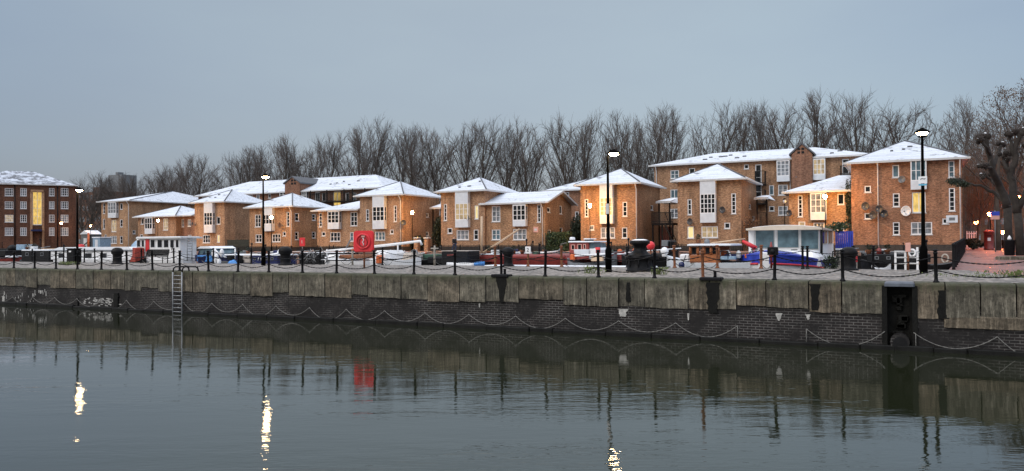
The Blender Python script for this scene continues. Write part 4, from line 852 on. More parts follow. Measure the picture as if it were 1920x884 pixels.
# satellite dishes
def dish(key, px, py, r, label, mat='dishgrey', face=-25, onside=False):
    root, fr, x1, D, H, az = HOUSES[key]
    if onside: y_, z_ = fr.side(px, py, x1 + .4); loc = (x1 + .4, y_, z_)
    else: x_, z_ = fr.front(px, py, -.4); loc = (x_, -.4, z_)
    wloc = fr.o + Matrix.Rotation(fr.rot, 3, 'Z') @ Vector(loc)
    t = thing('satellite_dish', label, 'satellite dish', wloc, R(face), 'satellite dishes on the brick houses')
    k = MB(); k.lathe([(r * .05, .0), (r * .5, .03), (r * .85, .09), (r, .14), (r * 1.0, .155), (r * .84, .11), (r * .45, .05), (r * .03, .02)], (0, 0, 0), 18, axis='Y').build('dish', M[mat], t)
    k = MB(); k.tube([(0, .0, 0), (0, .3, -.1), (0, .42, -.12)], .03, 6); k.tube([(0, -.0, -r * .8), (0, -.42, -.05)], .018, 5); k.bbox(-.05, -.48, -.1, .05, -.38, .02, .01); k.build('arm', M['greypaint'], t)
dish('H16', 1624, 387, .38, 'dark satellite dish on the right house beside the recess, uppermost of the left group'); dish('H16', 1638, 404, .36, 'dark satellite dish just left of the white downpipe, lowest'); dish('H16', 1650, 392, .34, 'dark satellite dish covering the white downpipe')
dish('H16', 1659, 401, .36, 'dark satellite dish right of the white downpipe'); dish('H16', 1700, 396, .45, 'large pale satellite dish left of the yellow lit window', 'panel'); dish('H16', 1692, 337, .32, 'grey satellite dish below the white bay of the tall right house', 'greypaint')
dish('H13', 1295, 416, .36, 'grey satellite dish above the pale lit window of the tan tower'); dish('H13', 1356, 394, .34, 'grey satellite dish right of the bay of the tan tower'); dish('H9', 878, 409, .34, 'black satellite dish beside the white bay of the tower with the walking person')
dish('H8', 757, 418, .34, 'black satellite dish on the shaded wall right of the lifebuoy tower', 'dishgrey', 20, False); dish('H14', 1497, 332, .4, 'grey satellite dish on the gabled tower of the back block'); dish('H6', 526, 422, .32, 'small dish on the lamplit orange wall of the tower behind the navy boat', 'brick_brown')
dish('H5', 362, 420, .3, 'dark satellite dish on the linking house wall left of the bay tower'); dish('H15', 1481, 400, .3, 'dark satellite dish at the left corner of the low lamplit house')
def wallboard(key, x0, y0, x1_, y1, mat, label, name='wall_board', cat='board'):
    root, fr, x1, D, H, az = HOUSES[key]; a = fr.front(x0, y1, -.06); b = fr.front(x1_, y0, -.06); w = b[0] - a[0]; h = b[1] - a[1]; wl_ = fr.o + Vector((a[0], -.06, a[1]))
    t = thing(name, label, cat, wl_); k = MB(); k.bbox(0, 0, 0, w, .05, h, .02).build('plate', M[mat], t); k = MB(); k.box(w * .25, -.01, h * .3, w * .75, -.002, h * .7).build('inset', M['offwhite' if mat == 'pink' else 'greypaint'], t); return t
wallboard('H10', 1000, 426, 1009, 436, 'pink', 'small pale pink square plaque on the low gabled house'); wallboard('H16', 1774, 404, 1796, 418, 'panel', 'pale grey board on the tall right house near its corner')
# ------------------------------------------------------------------ on the far quay
def small_lamp(px, py, label, Y=73.5, mat='lampsmall', r=.16, grp='small street lamps on the far quay'):
    p = onY(px, py, Y); h = p.z - FZ; t = thing('street_lamp', label, 'street lamp', (p.x, Y, FZ), 0, grp)
    k = MB(); k.lathe([(.08, 0), (.08, .8), (.045, .9), (.035, h - .15)], n=8).build('pole', M['pole'], t)
    k = MB(); k.lathe([(.05, -.2), (r * .8, -.1), (r, .05), (r * .7, .16)], (0, 0, h), 10).build('globe', M[mat], t); k = MB(); k.lathe([(r * 1.1, .16), (r * .5, .27), (.02, .3)], (0, 0, h), 10).build('cap', M['pole'], t)
    return t
small_lamp(29, 421, 'small lit lamp leftmost before the brown apartment block', 84, 'lampdim', r=.22); small_lamp(115, 419, 'small lit lamp before the right end of the brown apartment block', 84, 'lampdim', r=.22); small_lamp(85, 426, 'dimmer small lamp before the yellow stair window', 86, 'lampdim', .14)
small_lamp(170, 424, 'small lit lamp in the gap between the brown block and the corner house', 100, 'lampdim', r=.16); small_lamp(296, 414, 'small lit lamp above the white houseboat', 75); small_lamp(509, 408, 'small lit lamp before the orange tower behind the navy boat', 74)
small_lamp(773, 399, 'small lit lamp by the hedge right of the lifebuoy tower', 76); small_lamp(1106, 386, 'small lit lamp shining on the orange tower left of the quay lamp', 74); small_lamp(1547, 369, 'small lit lamp before the white bay of the low orange house', 74)
small_lamp(1471, 378, 'unlit small grey lamp beside the red square window house', 75, 'offwhite')
small_lamp(73, 436, 'low bright orange lamp by the entrance of the brown block', 84, 'lampdim', .3)
GO = 'orange lamps among the trees at the right'
small_lamp(1832, 418, 'orange lamp seen between willow twigs at the end of the brick path', 100, 'lamporange', .3, GO); small_lamp(1857, 402, 'bright orange lamp behind the red post box', 84, 'lamporange', .26, GO); small_lamp(1906, 370, 'orange lamp behind the pollarded branches at the right edge', 90, 'lamporange', .3, GO); small_lamp(1880, 436, 'low orange lamp between the trunks beside the brick path', 95, 'lamporange', .3, GO)
# railings before the houses
def railing(px0, px1, Y, h, label, z=FZ, mat='blackpaint', step=.16):
    a = onY(px0, 468, Y); b = onY(px1, 468, Y); w = b.x - a.x; t = thing('railing', label, 'railing', (a.x, Y, z)); k = MB()
    n = int(w / step)
    for i in range(n + 1): x = w * i / n; k.box(x - .02, -.02, 0, x + .02, .02, h)
    k.build('pickets', M[mat], t); k = MB(); k.box(0, -.03, h, w, .03, h + .05); k.box(0, -.025, .08, w, .025, .12); k.build('rails', M[mat], t)
    for i in range(int(w / 2.5) + 1): k = MB(); x = min(w, i * 2.5); k.box(x - .04, -.045, 0, x + .04, .045, h + .15); k.build('post', M[mat], t)
for a, b, l in ((366, 465, 'beside the dark timber fence'), (466, 548, 'before the orange tower behind the navy boat'), (596, 752, 'before the low house and the lifebuoy tower'), (828, 1022, 'before the tower with the walking person and the gabled house'), (1090, 1200, 'before the orange tower left of the stair'), (1272, 1392, 'before the tan tower with dishes'), (1480, 1640, 'before the low lamplit house at the right')):
    railing(a, b, 76.2, .62, 'low black iron railing ' + l)
k = MB(); a = onY(426, 450, 80); b = onY(467, 450, 80); t = thing('timber_fence', 'dark tall timber fence between two tower houses at the left', 'fence', (a.x, 80, FZ))
w = b.x - a.x
for i in range(int(w / .15)): k.box(i * .15, 0, 0, i * .15 + .14, .04, a.z - FZ + random.uniform(-.03, .03))
k.build('boards', simple('green_black_boards', (.030, .034, .026), .9, .5, 4), t); k = MB(); k.box(0, .04, .5, w, .1, .6); k.box(0, .04, 1.2, w, .1, 1.3); k.build('rails', M['darkwood'], t)
for px, lab in ((782, 'yellow brick gate pier by the hedge, left of the pair'), (801, 'yellow brick gate pier by the hedge, right of the pair')):
    a = onY(px, 446, 78); t = thing('gate_pier', lab, 'gate pier', (a.x, 78, FZ)); k = MB(); k.box(-.28, -.28, 0, .28, .28, a.z - FZ - .1).build('shaft', M['brick_tan'], t); k = MB(); k.bbox(-.34, -.34, a.z - FZ - .1, .34, .34, a.z - FZ + .02, .04).build('coping', M['offwhite'], t)
# person
a = onY(852, 446.8, 71.5); ph = min(1.75, a.z - FZ); t = thing('person', 'person in black coat and blue jeans walking along the far quay', 'person', (a.x, 71.5, FZ), R(75)); t.scale = (1.12, 1.12, 1.0)
def skin(name, verts, edges, radii, mat, parent, sub=1):
    me = bpy.data.meshes.new(name); me.from_pydata(verts, edges, []); me.materials.append(M[mat]); o = bpy.data.objects.new(name, me); COL.objects.link(o); o.parent = parent
    md = o.modifiers.new('s', 'SKIN'); 
    for v, r_ in zip(me.skin_vertices[0].data, radii): v.radius = r_ if isinstance(r_, tuple) else (r_, r_)
    me.skin_vertices[0].data[0].use_root = True; md.use_smooth_shade = True; s = o.modifiers.new('u', 'SUBSURF'); s.levels = sub; s.render_levels = sub; return o
V = [(0, 0, .95), (0, 0, 1.15), (0, .01, 1.38), (0, -.01, 1.50), (0, -.03, 1.62), (0, -.02, 1.70), (.19, .0, 1.36), (.24, .04, 1.08), (.22, -.10, .86), (.21, -.14, .78), (-.19, 0, 1.36), (-.24, -.02, 1.08), (-.22, -.14, .90), (-.21, -.18, .82), (.09, 0, .86), (.10, -.10, .50), (.10, .02, .09), (.10, -.13, .04), (-.09, 0, .86), (-.10, .06, .50), (-.10, .26, .12), (-.10, .14, .04)]
E = [(0, 1), (1, 2), (2, 3), (3, 4), (4, 5), (2, 6), (6, 7), (7, 8), (8, 9), (2, 10), (10, 11), (11, 12), (12, 13), (0, 14), (14, 15), (15, 16), (16, 17), (0, 18), (18, 19), (19, 20), (20, 21)]
Rd = [.13, .12, .14, .055, .085, .07, .065, .048, .035, .03, .065, .048, .035, .03, .085, .058, .042, .035, .085, .058, .042, .035]
skin('body', V, E, Rd, 'skin', t)
ci = [0, 1, 2, 6, 7, 8, 10, 11, 12]; mpp = {c: i for i, c in enumerate(ci)}
skin('coat', [V[c] if c else (0, 0, .82) for c in ci], [(mpp[a], mpp[b]) for a, b in E if a in mpp and b in mpp], [.19, .17, .18, .09, .07, .055, .09, .07, .055], 'coat', t)
ti = [0, 14, 15, 16, 18, 19, 20]; mpp = {c: i for i, c in enumerate(ti)}
skin('jeans', [V[c] for c in ti], [(mpp[a], mpp[b]) for a, b in E if a in mpp and b in mpp], [.15, .10, .075, .06, .10, .075, .06], 'jeans', t)
skin('hair', [(0, .0, 1.64), (0, .0, 1.74)], [(0, 1)], [.105, .085], 'coat', t)
# mesh fenced edge of the basin at the right
t = thing('mesh_railing', 'dark mesh railing along the right edge of the basin beside the brick path', 'railing', (1.8, SY, QZ))
E0, E1 = Vector((0, .3, 0)), Vector((2.3, FY - SY - .5, .3)); n = 12
for i in range(n + 1):
    p = E0.lerp(E1, i / n); k = MB(); k.lathe([(.07, 0), (.06, .1), (.055, 1.0), (.08, 1.04), (.04, 1.12)], p, 8).build('post', M['ironrough'], t)
k = MB()
for zz in (.08, .3, .52, .74, .95): k.tube([E0 + Vector((0, 0, zz)), E1 + Vector((0, 0, zz))], .014, 4)
m = 130
for i in range(m): p = E0.lerp(E1, i / m); k.tube([p + Vector((0, 0, .08)), p + Vector((0, 0, .95))], .009, 3)
k.build('mesh', M['ironrough'], t)
# ------------------------------------------------------------------ trees
def tri_tube(k, pts, rads, n=3):
    k.tube(pts, rads, n, caps=False, sm=True)
def bare_tree(seed, H=22.0, spread=.20, trunk_h=.16, limbs=13, dense=1.12, droop=0.0, mt='bark', mtw='twig', lean=0):
    rnd = random.Random(seed); kt, kc = MB(), MB()
    def grow(p, d, L, r, lvl, k, up):
        n = 5 if lvl < 2 else (4 if lvl == 2 else 3); pts = [p]; q = p.copy(); dd = d.copy(); rr = [r]
        for i in range(n):
            w = .085 if lvl < 2 else .15
            dd = (dd + Vector((rnd.gauss(0, w), rnd.gauss(0, w), rnd.gauss(0, w * .5) + up))).normalized(); q = q + dd * L / n; pts.append(q.copy()); rr.append(r * (1 - (i + 1) / n * (.72 if lvl < 3 else .6)))
        tri_tube(k, pts, rr, 6 if lvl == 0 else (4 if lvl == 1 else 3)); return pts, dd
    def perp(d, ang):
        a = Vector((rnd.gauss(0, 1), rnd.gauss(0, 1), rnd.gauss(0, 1))); a = (a - d * a.dot(d)).normalized(); return (d * math.cos(ang) + a * math.sin(ang)).normalized()
    trunk, td = grow(Vector((0, 0, -.2)), Vector((lean, 0, 1)).normalized(), H * .80, H * .0125, 0, kt, .02)
    def along(pts, t):
        f = t * (len(pts) - 1); i = min(int(f), len(pts) - 2); return pts[i].lerp(pts[i+1], f - i), (pts[i+1] - pts[i]).normalized()
    for i in range(limbs):
        q_ = (i / limbs) ** 1.25; t = trunk_h + (.93 - trunk_h) * q_ + rnd.uniform(-.015, .015); p, d = along(trunk, max(.08, t))
        az = i * 2.4 + rnd.uniform(-.5, .5); ang = rnd.uniform(.38, .74) * (1 - .2 * q_) * (.3 + .7 * spread / .2); dr = Vector((math.cos(az) * math.sin(ang), math.sin(az) * math.sin(ang), math.cos(ang)))
        L = H * (.64 - .48 * q_) * rnd.uniform(.82, 1.06)
        lp, ld = grow(p, dr, L, H * .0056 * (1.2 - q_ * .7), 1, kt, .055)
        m = int((11 - 4 * q_) * dense)
        for j in range(m):
            t2 = .14 + .86 * j / m + rnd.uniform(-.03, .03); p2, d2 = along(lp, min(.99, t2)); L2 = min(L, H * .5) * (.42 - .22 * t2) * rnd.uniform(.8, 1.3) + .6
            bp, bd = grow(p2, perp(d2, rnd.uniform(.35, .75)), L2, .034 * H / 22, 2, kc, .05 - droop)
            n3 = int(7 * dense)
            for q in range(n3):
                t3 = .12 + .88 * q / n3; p3, d3 = along(bp, min(.99, t3)); L3 = rnd.uniform(.7, 1.5) * H / 22
                tp, _ = grow(p3, perp(d3, rnd.uniform(.3, .7)), L3, .023 * H / 22, 3, kc, .05 - droop * 2)
                for z in range(3): p4, d4 = along(tp, .3 + .33 * z); e_ = perp(d4, rnd.uniform(.3, .8)) * rnd.uniform(.4, .9) * H / 22; e_.z += -droop * .8; kc.add([p4, p4 + Vector((.026, .012, 0)), p4 + e_], [(0, 1, 2)])
    return kt, kc
def tree_obj(name, kt, kc, mt='bark', mtw='twig'):
    t = thing(name, 'x', 'tree'); kt.build('trunk', M[mt], t, recalc=False); kc.build('crown', M[mtw], t, recalc=False); return t
variants = [tree_obj('bare_tree', *bare_tree(40 + i, spread=[.18, .21, .15, .24, .19][i], limbs=[16, 18, 15, 19, 17][i])) for i in range(5)]
vused = [0] * 5
def put_tree(i, px, top, Y, label, group, width=1.0, srcs=variants, usedl=vused, baseH=20.2):
    a = onY(px, top, Y); h = a.z - FZ; v = i % len(srcs); o = srcs[v] if not usedl[v] else copy_tree(srcs[v]); usedl[v] = 1
    o.location = (a.x, Y + random.uniform(-3, 3), FZ); s = h / baseH; o.scale = (s * width, s * width, s); o.rotation_euler = (0, 0, random.uniform(0, 6.28)); o['label'] = label; o['group'] = group; return o
row = [(322, 308, 1), (352, 300, 1), (385, 290, 1), (420, 283, 1.05), (452, 272, 1), (485, 268, .95), (520, 262, 1.0), (553, 258, .95), (588, 254, .95), (624, 246, .95), (658, 236, .95), (694, 228, 1), (733, 228, 1.0), (772, 230, 1), (812, 233, 1.0), (862, 226, 1.05), (905, 226, 1.0), (945, 222, 1), (990, 238, 1.05),
       (1072, 222, 1.0), (1108, 212, .9), (1146, 210, .9), (1186, 212, .9), (1225, 204, .9), (1262, 198, .9), (1322, 190, .85), (1384, 186, .75), (1425, 183, .75), (1476, 181, 1.1), (1535, 177, 1.05), (1613, 172, 1.05), (1712, 180, 1.3), (1803, 194, .9)]
for i, (px, tp, w) in enumerate(row):
    put_tree(i * 3 + (i // 5), px, tp - random.uniform(-6, 3), 120, 'tall bare winter tree, %s from the left in the row behind the houses' % ORD[i], 'bare trees in the long row behind the houses', w * random.uniform(.82, 1.02))
for i, (px, tp) in enumerate([(165, 322), (188, 330), (222, 333), (248, 324), (272, 322), (298, 318), (150, 345), (205, 345)]):
    put_tree(i, px, tp, 175, 'smaller distant bare tree at the left, %s of the loose group beyond the corner house' % ORD[i], 'distant bare trees at the left', 1.15)
for i, px in enumerate([1048, 1206]):
    put_tree(i + 2, px, 285 - (px - 1050) * .045 + random.uniform(-12, 12), 132, 'shorter bare tree in the second line behind the tall row, %s from the left' % ORD[i], 'second line of bare trees', 1.2)
# undergrowth behind the roofs
def twig_mass(name, x0, x1, Y, h, n, label, mat='twig', z=FZ, leaf=False, seed=3, depth=5):
    rnd = random.Random(seed); k = MB()
    for _ in range(n):
        x = rnd.uniform(x0, x1); y = Y + rnd.uniform(-depth / 2, depth / 2); hh = h * (.55 + .45 * math.sin(x * .35) * math.sin(x * .11 + 1)) * rnd.uniform(.6, 1.15); p = Vector((x, y, z)); q = p + Vector((rnd.gauss(0, .8), rnd.gauss(0, .5), hh))
        m = p.lerp(q, .5) + Vector((rnd.gauss(0, .3), 0, 0)); k.tube([p, m, q], [.05, .035, .01], 3, False)
        for j in range(5):
            a = p.lerp(q, rnd.uniform(.25, .95)); b = a + Vector((rnd.gauss(0, .8), rnd.gauss(0, .5), rnd.uniform(.2, 1.2))); k.add([a, a + Vector((.05, 0, 0)), b], [(0, 1, 2)])
    o = k.build(name, M[mat], None, recalc=False); return tag(o, label, 'undergrowth', kind='stuff')
xa = onY(150, 400, 108).x; xb = onY(1000, 400, 108).x; xc = onY(1830, 400, 108).x
twig_mass('undergrowth', xa, xb, 110, 7.5, 1900, 'dense tangle of bare shrubs behind the left half of the houses'); twig_mass('undergrowth', xb, xc, 110, 7, 1500, 'dense tangle of bare shrubs behind the right half of the houses', seed=5)
def leaf_blob(k, c, r, n, size, rnd, flat=1.0):
    for _ in range(n):
        v = Vector((rnd.gauss(0, 1), rnd.gauss(0, 1), rnd.gauss(0, 1))).normalized() * (rnd.uniform(.55, 1.08)); p = Vector(c) + Vector((v.x * r[0], v.y * r[1], v.z * r[2]))
        a = Vector((rnd.gauss(0, 1), rnd.gauss(0, 1), rnd.gauss(0, 1))).normalized() * size * rnd.uniform(.6, 1.3); b = a.cross(Vector((rnd.gauss(0, 1), rnd.gauss(0, 1), rnd.gauss(0, 1)))).normalized() * a.length * .6; k.add([p - a, p + b, p + a, p - b], [(0, 1, 2, 3)])
def bush(name, px0, px1, py, Y, label, mat='leaf', cat_='bush', box=False, n=1800, size=.09, dep=1.6, z=FZ, seed=1):
    rnd = random.Random(seed); a = onY(px0, py, Y); b = onY(px1, py, Y); w = b.x - a.x; h = a.z - z; t = thing(name, label, cat_, ((a.x + b.x) / 2, Y + dep / 2, z)); k = MB()
    if box:
        for _ in range(n):
            u = rnd.random(); x, y, zz = rnd.uniform(-w/2, w/2), rnd.uniform(-dep/2, dep/2), rnd.uniform(.05, h)
            if u < .5: y = -dep / 2 + rnd.gauss(0, .09)
            elif u < .75: zz = h + rnd.gauss(0, .09)
            leaf_blob(k, (x, y, zz), (.12, .12, .12), 1, size, rnd)
        k2 = MB(); k2.bbox(-w/2 + .12, -dep/2 + .12, .0, w/2 - .12, dep/2, h - .12, .2); k2.build('branches', M['leafdark'], t)
    else:
        for i in range(9): leaf_blob(k, (rnd.uniform(-.32, .32) * w, rnd.uniform(-.3, .3) * dep, h * rnd.uniform(.3, .78)), (w * .24, dep * .3, h * .24), n // 9, size, rnd)
        k2 = MB()
        for i in range(6): k2.tube([(0, 0, 0), (rnd.uniform(-.3, .3) * w, 0, h * .5), (rnd.uniform(-.4, .4) * w, rnd.uniform(-.3, .3) * dep, h * .85)], [.06, .04, .01], 4)
        k2.build('branches', M['bark'], t)
    k.build('foliage', M[mat], t, recalc=False); return t
bush('box_hedge', 1024, 1064, 439, 76.5, 'trimmed green box hedge between the gabled house and the lamplit tower', 'leaf', 'hedge', True, 3200, .10)
bush('ivy_bush', 1062, 1090, 400, 80, 'dark ivy clad shrub rising behind the trimmed hedge', 'leafdark', n=2600, size=.12); bush('dark_bush', 762, 800, 440, 79.5, 'dark evergreen bush beside the yellow brick gate piers', 'leafdark', n=2200, size=.11)
bush('dark_bush', 804, 828, 400, 82, 'tall dark ivy mass in the gap left of the tower with the walking person', 'leafdark', n=2400, size=.13); bush('bare_shrub', 1392, 1424, 404, 76.2, 'reddish bare climbing shrub on the shaded side of the tan tower', 'twigbrown', n=700, size=.10)
bush('ivy_bush', 1582, 1600, 322, 77, 'ivy creeping over the roof corner beside the tall right house', 'leafdark', n=1400, size=.10); bush('low_shrub', 1806, 1846, 447, 84, 'low dark shrub at the end of the brick path', 'leafdark', n=1200, size=.12)
# climbing stems for the bare shrub
a = onY(1405, 470, 76.0); k = MB(); rnd = random.Random(4)
for i in range(26):
    q = Vector((a.x + rnd.uniform(-.6, 1.3), 76.0 + rnd.uniform(0, .8), FZ)); pts = [q]
    for j in range(5): q = q + Vector((rnd.gauss(0, .25), rnd.gauss(0, .1), rnd.uniform(.4, .9))); pts.append(q.copy())
    k.tube([p - Vector((a.x, 76, FZ)) for p in pts], [.035, .03, .025, .02, .015, .008], 3, False)
tag(k.build('climbing_plant', M['twigbrown'], None, (a.x, 76, FZ), recalc=False), 'bare reddish climbing stems beside the tan tower at the red crane arm', 'plant')
# right hand trees: willow, leafy plane behind, pollarded planes by the path
kt, kc = bare_tree(77, H=12, spread=.26, trunk_h=.25, limbs=11, dense=.7, droop=.16)
rnd = random.Random(9)
for _ in range(520):   # hanging withies
    a_ = rnd.uniform(0, 6.28); r_ = abs(rnd.gauss(2.2, 1.2)); z0 = rnd.uniform(5, 11); p = Vector((math.cos(a_) * r_, math.sin(a_) * r_, z0)); pts = [p]
    for j in range(4): p = p + Vector((rnd.gauss(0, .06), rnd.gauss(0, .06), -rnd.uniform(.4, 1.1))); pts.append(p)
    kc.tube(pts, [.016, .014, .012, .010, .006], 3, False)
wt = [tree_obj('willow_tree', kt, kc, 'bark', 'twigbrown')]; wu = [0]
for px, tp, Y, lab in ((1826, 272, 96, 'brown weeping willow with hanging twigs just right of the tall brick house'), (1862, 262, 104, 'brown weeping willow behind the pollarded trunks'), (1815, 330, 112, 'smaller brown willow deep behind the brick path')):
    put_tree(0, px, tp, Y, lab, 'weeping willows at the right', 1.0, wt, wu, 11.6)
def canopy_tree(seed, H):
    kt, kc = bare_tree(seed, H=H, spread=.26, trunk_h=.30, limbs=15, dense=.95); return kt, kc
big = tree_obj('plane_tree', *canopy_tree(91, 22)); bu = [0]; kl = MB(); rnd = random.Random(13)
for _ in range(60): 
    z0 = rnd.uniform(9, 20.5); rr = 3.6 * math.sin((z0 - 6) / 16 * math.pi) + .6; a_ = rnd.uniform(0, 6.28); leaf_blob(kl, (math.cos(a_) * rr * rnd.uniform(.4, 1), math.sin(a_) * rr * rnd.uniform(.4, 1), z0), (.8, .8, .6), 38, .10, rnd)
kl.build('withered_leaves', M['leafbrown'], big, recalc=False)
for px, tp, Y, lab, w in ((1878, 160, 92, 'large tree with dense crown and withered leaves at the right edge, nearest the tall house', 1.0), (1925, 148, 88, 'large tree with dense crown cut off by the right edge of the photo', 1.0), (1850, 215, 110, 'bushy tree behind the large plane trees, lower than both', .9)):
    put_tree(0, px, tp, Y, lab, 'large trees at the right edge', w, [big], bu, 21.5)
def pollard(Y, trunk, limbs, label, seed, leaves=()):
    rnd = random.Random(seed); b0 = onY(trunk[0][0], trunk[0][1], Y); base = Vector((b0.x, Y, QZ + (Y - SY) * .3 / 33)); t = thing('pollarded_tree', label, 'tree', base)
    def P(px, py, dy=0): 
        q = onY(px, py, Y + dy); return q - base
    k = MB(); k.tube([Vector((0, 0, -.1))] + [P(*p[:2], p[3] if len(p) > 3 else 0) for p in trunk[1:]], [trunk[0][2]] + [p[2] for p in trunk[1:]], 10)
    kn = MB(); ks = MB(); kw = MB()
    for L in limbs:
        pts = [P(p[0], p[1], p[3] if len(p) > 3 else 0) for p in L]; fine = []
        rad = []
        for i in range(len(pts) - 1):
            for s in range(3): fine.append(pts[i].lerp(pts[i+1], s / 3) + Vector((rnd.gauss(0, .05), rnd.gauss(0, .05), rnd.gauss(0, .05))) * (1 if i + s else 0)); rad.append(L[i][2] + (L[i+1][2] - L[i][2]) * s / 3)
        fine.append(pts[-1]); rad.append(L[-1][2]); k.tube(fine, rad, 8)
        kn, ks, kw = MB(), MB(), MB(); e_ = pts[-1]; r = max(.24, L[-1][2] * 2.3)
        for q in range(6):
            c = e_ + Vector((rnd.gauss(0, r * .6), rnd.gauss(0, r * .6), rnd.gauss(0, r * .4))); kn.lathe([(r * .1, -r * .75), (r * .45, -r * .5), (r * .62, -.05 * r), (r * .5, r * .35), (r * .1, r * .6)], c, 9, lobes=rnd.choice([2, 3]), amp=.22)
            None if q > 0 else ks.lathe([(r * .48, r * .36), (r * .32, r * .54), (r * .1, r * .64)], c, 7)
            for s in range(5): d_ = Vector((rnd.gauss(0, 1), rnd.gauss(0, 1), rnd.uniform(-.3, 1))).normalized(); kw.tube([c, c + d_ * r * 1.1, c + d_ * r * 1.1 + Vector((rnd.gauss(0, .1), 0, rnd.uniform(.1, .45)))], [.03, .022, .008], 3, False)
        kk = kn.build('knuckle', M['barkdark'], t); kk and ks.build('snow_cap', M['snow'], kk); kw.build('shoots', M['twig'], kk, recalc=False)
    k.build('trunk', M['barkdark'], t)
    if leaves:
        kl = MB()
        for (px, py, r) in leaves: leaf_blob(kl, P(px, py), (r * 1.3, r, r * .6), 220, .07, rnd)
        kl.build('leaves', M['leafdark'], t, recalc=False)
pollard(66, [(1893, 477, .30), (1890, 430, .26), (1889, 385, .27)], [
    [(1889, 390, .29), (1874, 352, .25), (1861, 318, .22, -1), (1854, 282, .17, -1), (1845, 256, .14, -1)], [(1861, 318, .16, -1), (1870, 292, .12, 0), (1878, 272, .1, .5)], [(1857, 292, .12, -1), (1848, 278, .10, -2), (1838, 262, .10, -2)],
    [(1889, 385, .2), (1870, 366, .13, 1), (1846, 352, .1, 1), (1820, 345, .07, 1), (1798, 340, .05, 1)], [(1874, 352, .14), (1858, 336, .09, 1), (1842, 330, .06, 1)], [(1861, 318, .12, -1), (1848, 312, .07, -2), (1840, 309, .06, -2)], [(1889, 388, .15), (1900, 350, .1, 1), (1890, 318, .08, 1), (1886, 300, .08, 1)]],
    'dark pollarded plane with crooked limbs and snowy knuckles beside the brick path', 3, [(1797, 344, .45), (1785, 340, .35), (1808, 347, .3)])
pollard(60, [(1914, 486, .29), (1911, 430, .24), (1907, 395, .24)], [
    [(1907, 400, .27), (1900, 360, .24), (1896, 330, .2), (1903, 295, .17), (1908, 262, .14), (1910, 248, .13)], [(1900, 340, .15), (1888, 320, .11), (1880, 300, .08), (1888, 288, .08)], [(1903, 300, .13), (1896, 275, .1), (1893, 252, .1)], [(1907, 395, .2), (1925, 350, .16), (1932, 300, .14), (1928, 270, .12)]],
    'pollarded plane at the right edge of the photo with snowy knuckles', 8)
for px, Y, r, lab in ((1872, 80, .20, 'plain dark tree trunk deeper beside the brick path, left of the pollards'), (1864, 100, .22, 'farthest plain tree trunk beside the brick path')):
    b0 = onZ(px, 470, QZ); b0 = onY(px, 465, Y); base = Vector((b0.x, Y, FZ)); t = thing('tree_trunk', lab, 'tree', base); k = MB(); k.tube([(0, 0, 0), (.05, 0, 2), (-.1, 0, 4.5), (.1, 0, 7.5), (.3, 0, 11)], [r * 1.15, r, r * .85, r * .6, r * .3], 8).build('trunk', M['bark'], t)
    kc = MB(); rnd = random.Random(px)
    for _ in range(160): p = Vector((rnd.gauss(0, 1.2), rnd.gauss(0, 1.2), rnd.uniform(6, 12))); kc.tube([p, p + Vector((rnd.gauss(0, .4), rnd.gauss(0, .4), rnd.uniform(.2, 1)))], [.02, .008], 3, False)
    kc.build('crown', M['twig'], t, recalc=False)
# red post box, bin, fence bits along the path
p = onY(1854, 457, 84); t = thing('post_box', 'red pillar post box at the end of the brick path', 'post box', (p.x, 84, FZ)); h = onY(1854, 431, 84).z - FZ
k = MB(); k.lathe([(.42, 0), (.42, .12), (.38, .15), (.38, h - .3), (.45, h - .26), (.45, h - .18), (.3, h - .04), (.05, h)], n=18).build('body', M['maroon'], t); k = MB(); k.box(-.18, -.40, h - .62, .18, -.37, h - .55).build('slot', M['blackpaint'], t); k = MB(); k.bbox(-.13, -.405, h - 1.05, .13, -.375, h - .75, .01).build('notice', M['white'], t)
p = onY(1893, 478, 60); t = thing('litter_bin', 'black round litter bin with a pale bag on top under the pollarded trees', 'bin', (p.x, 60, QZ + .2)); k = MB(); k.lathe([(.26, 0), (.3, .05), (.32, .95), (.34, 1.0), (.3, 1.02)], n=14).build('body', M['iron'], t)
k = MB(); k.lathe([(.10, 1.02), (.13, 1.10), (.08, 1.22), (.02, 1.32)], n=9).build('bag', M['white'], t)
p = onY(1864, 440, 70); t = thing('path_sign', 'small pink and blue notice on a post beside the trunks', 'sign', (onY(1866, 440, 70).x, 70, FZ)); k = MB(); k.lathe([(.04, 0), (.04, 3.2)], n=6).build('post', M['greypaint'], t); k = MB(); k.bbox(-.3, -.06, 2.5, .3, -.02, 2.8, .02).build('board', M['pink'], t); k = MB(); k.bbox(-.3, -.065, 2.8, .3, -.02, 3.1, .02).build('header', M['blue'], t)
def picket(px0, px1, Y, top, label, mat='white'):
    a = onY(px0, top, Y); b = onY(px1, top, Y); t = thing('picket_fence', label, 'fence', (a.x, Y, FZ)); k = MB(); w = b.x - a.x; n = int(w / .22)
    for i in range(n + 1): k.box(i * .22, 0, 0, i * .22 + .1, .03, a.z - FZ)
    k.build('pickets', M[mat], t); k = MB(); k.box(0, .03, .4, w, .07, .5); k.box(0, .03, a.z - FZ - .3, w, .07, a.z - FZ - .2); k.build('rails', M[mat], t)
picket(1812, 1832, 98, 434, 'pale picket fence glimpsed past the corner of the tall brick house')
k = MB(); a = onY(1880, 500, 44); 
k.bbox(-1.2, 0, 0, 3.0, .35, .22, .05); tag(k.build('kerb_stone', M['stone'], None, (a.x + 1.5, 50.5, QZ + .1)), 'pale stone kerb at the right side of the brick path', 'kerb')
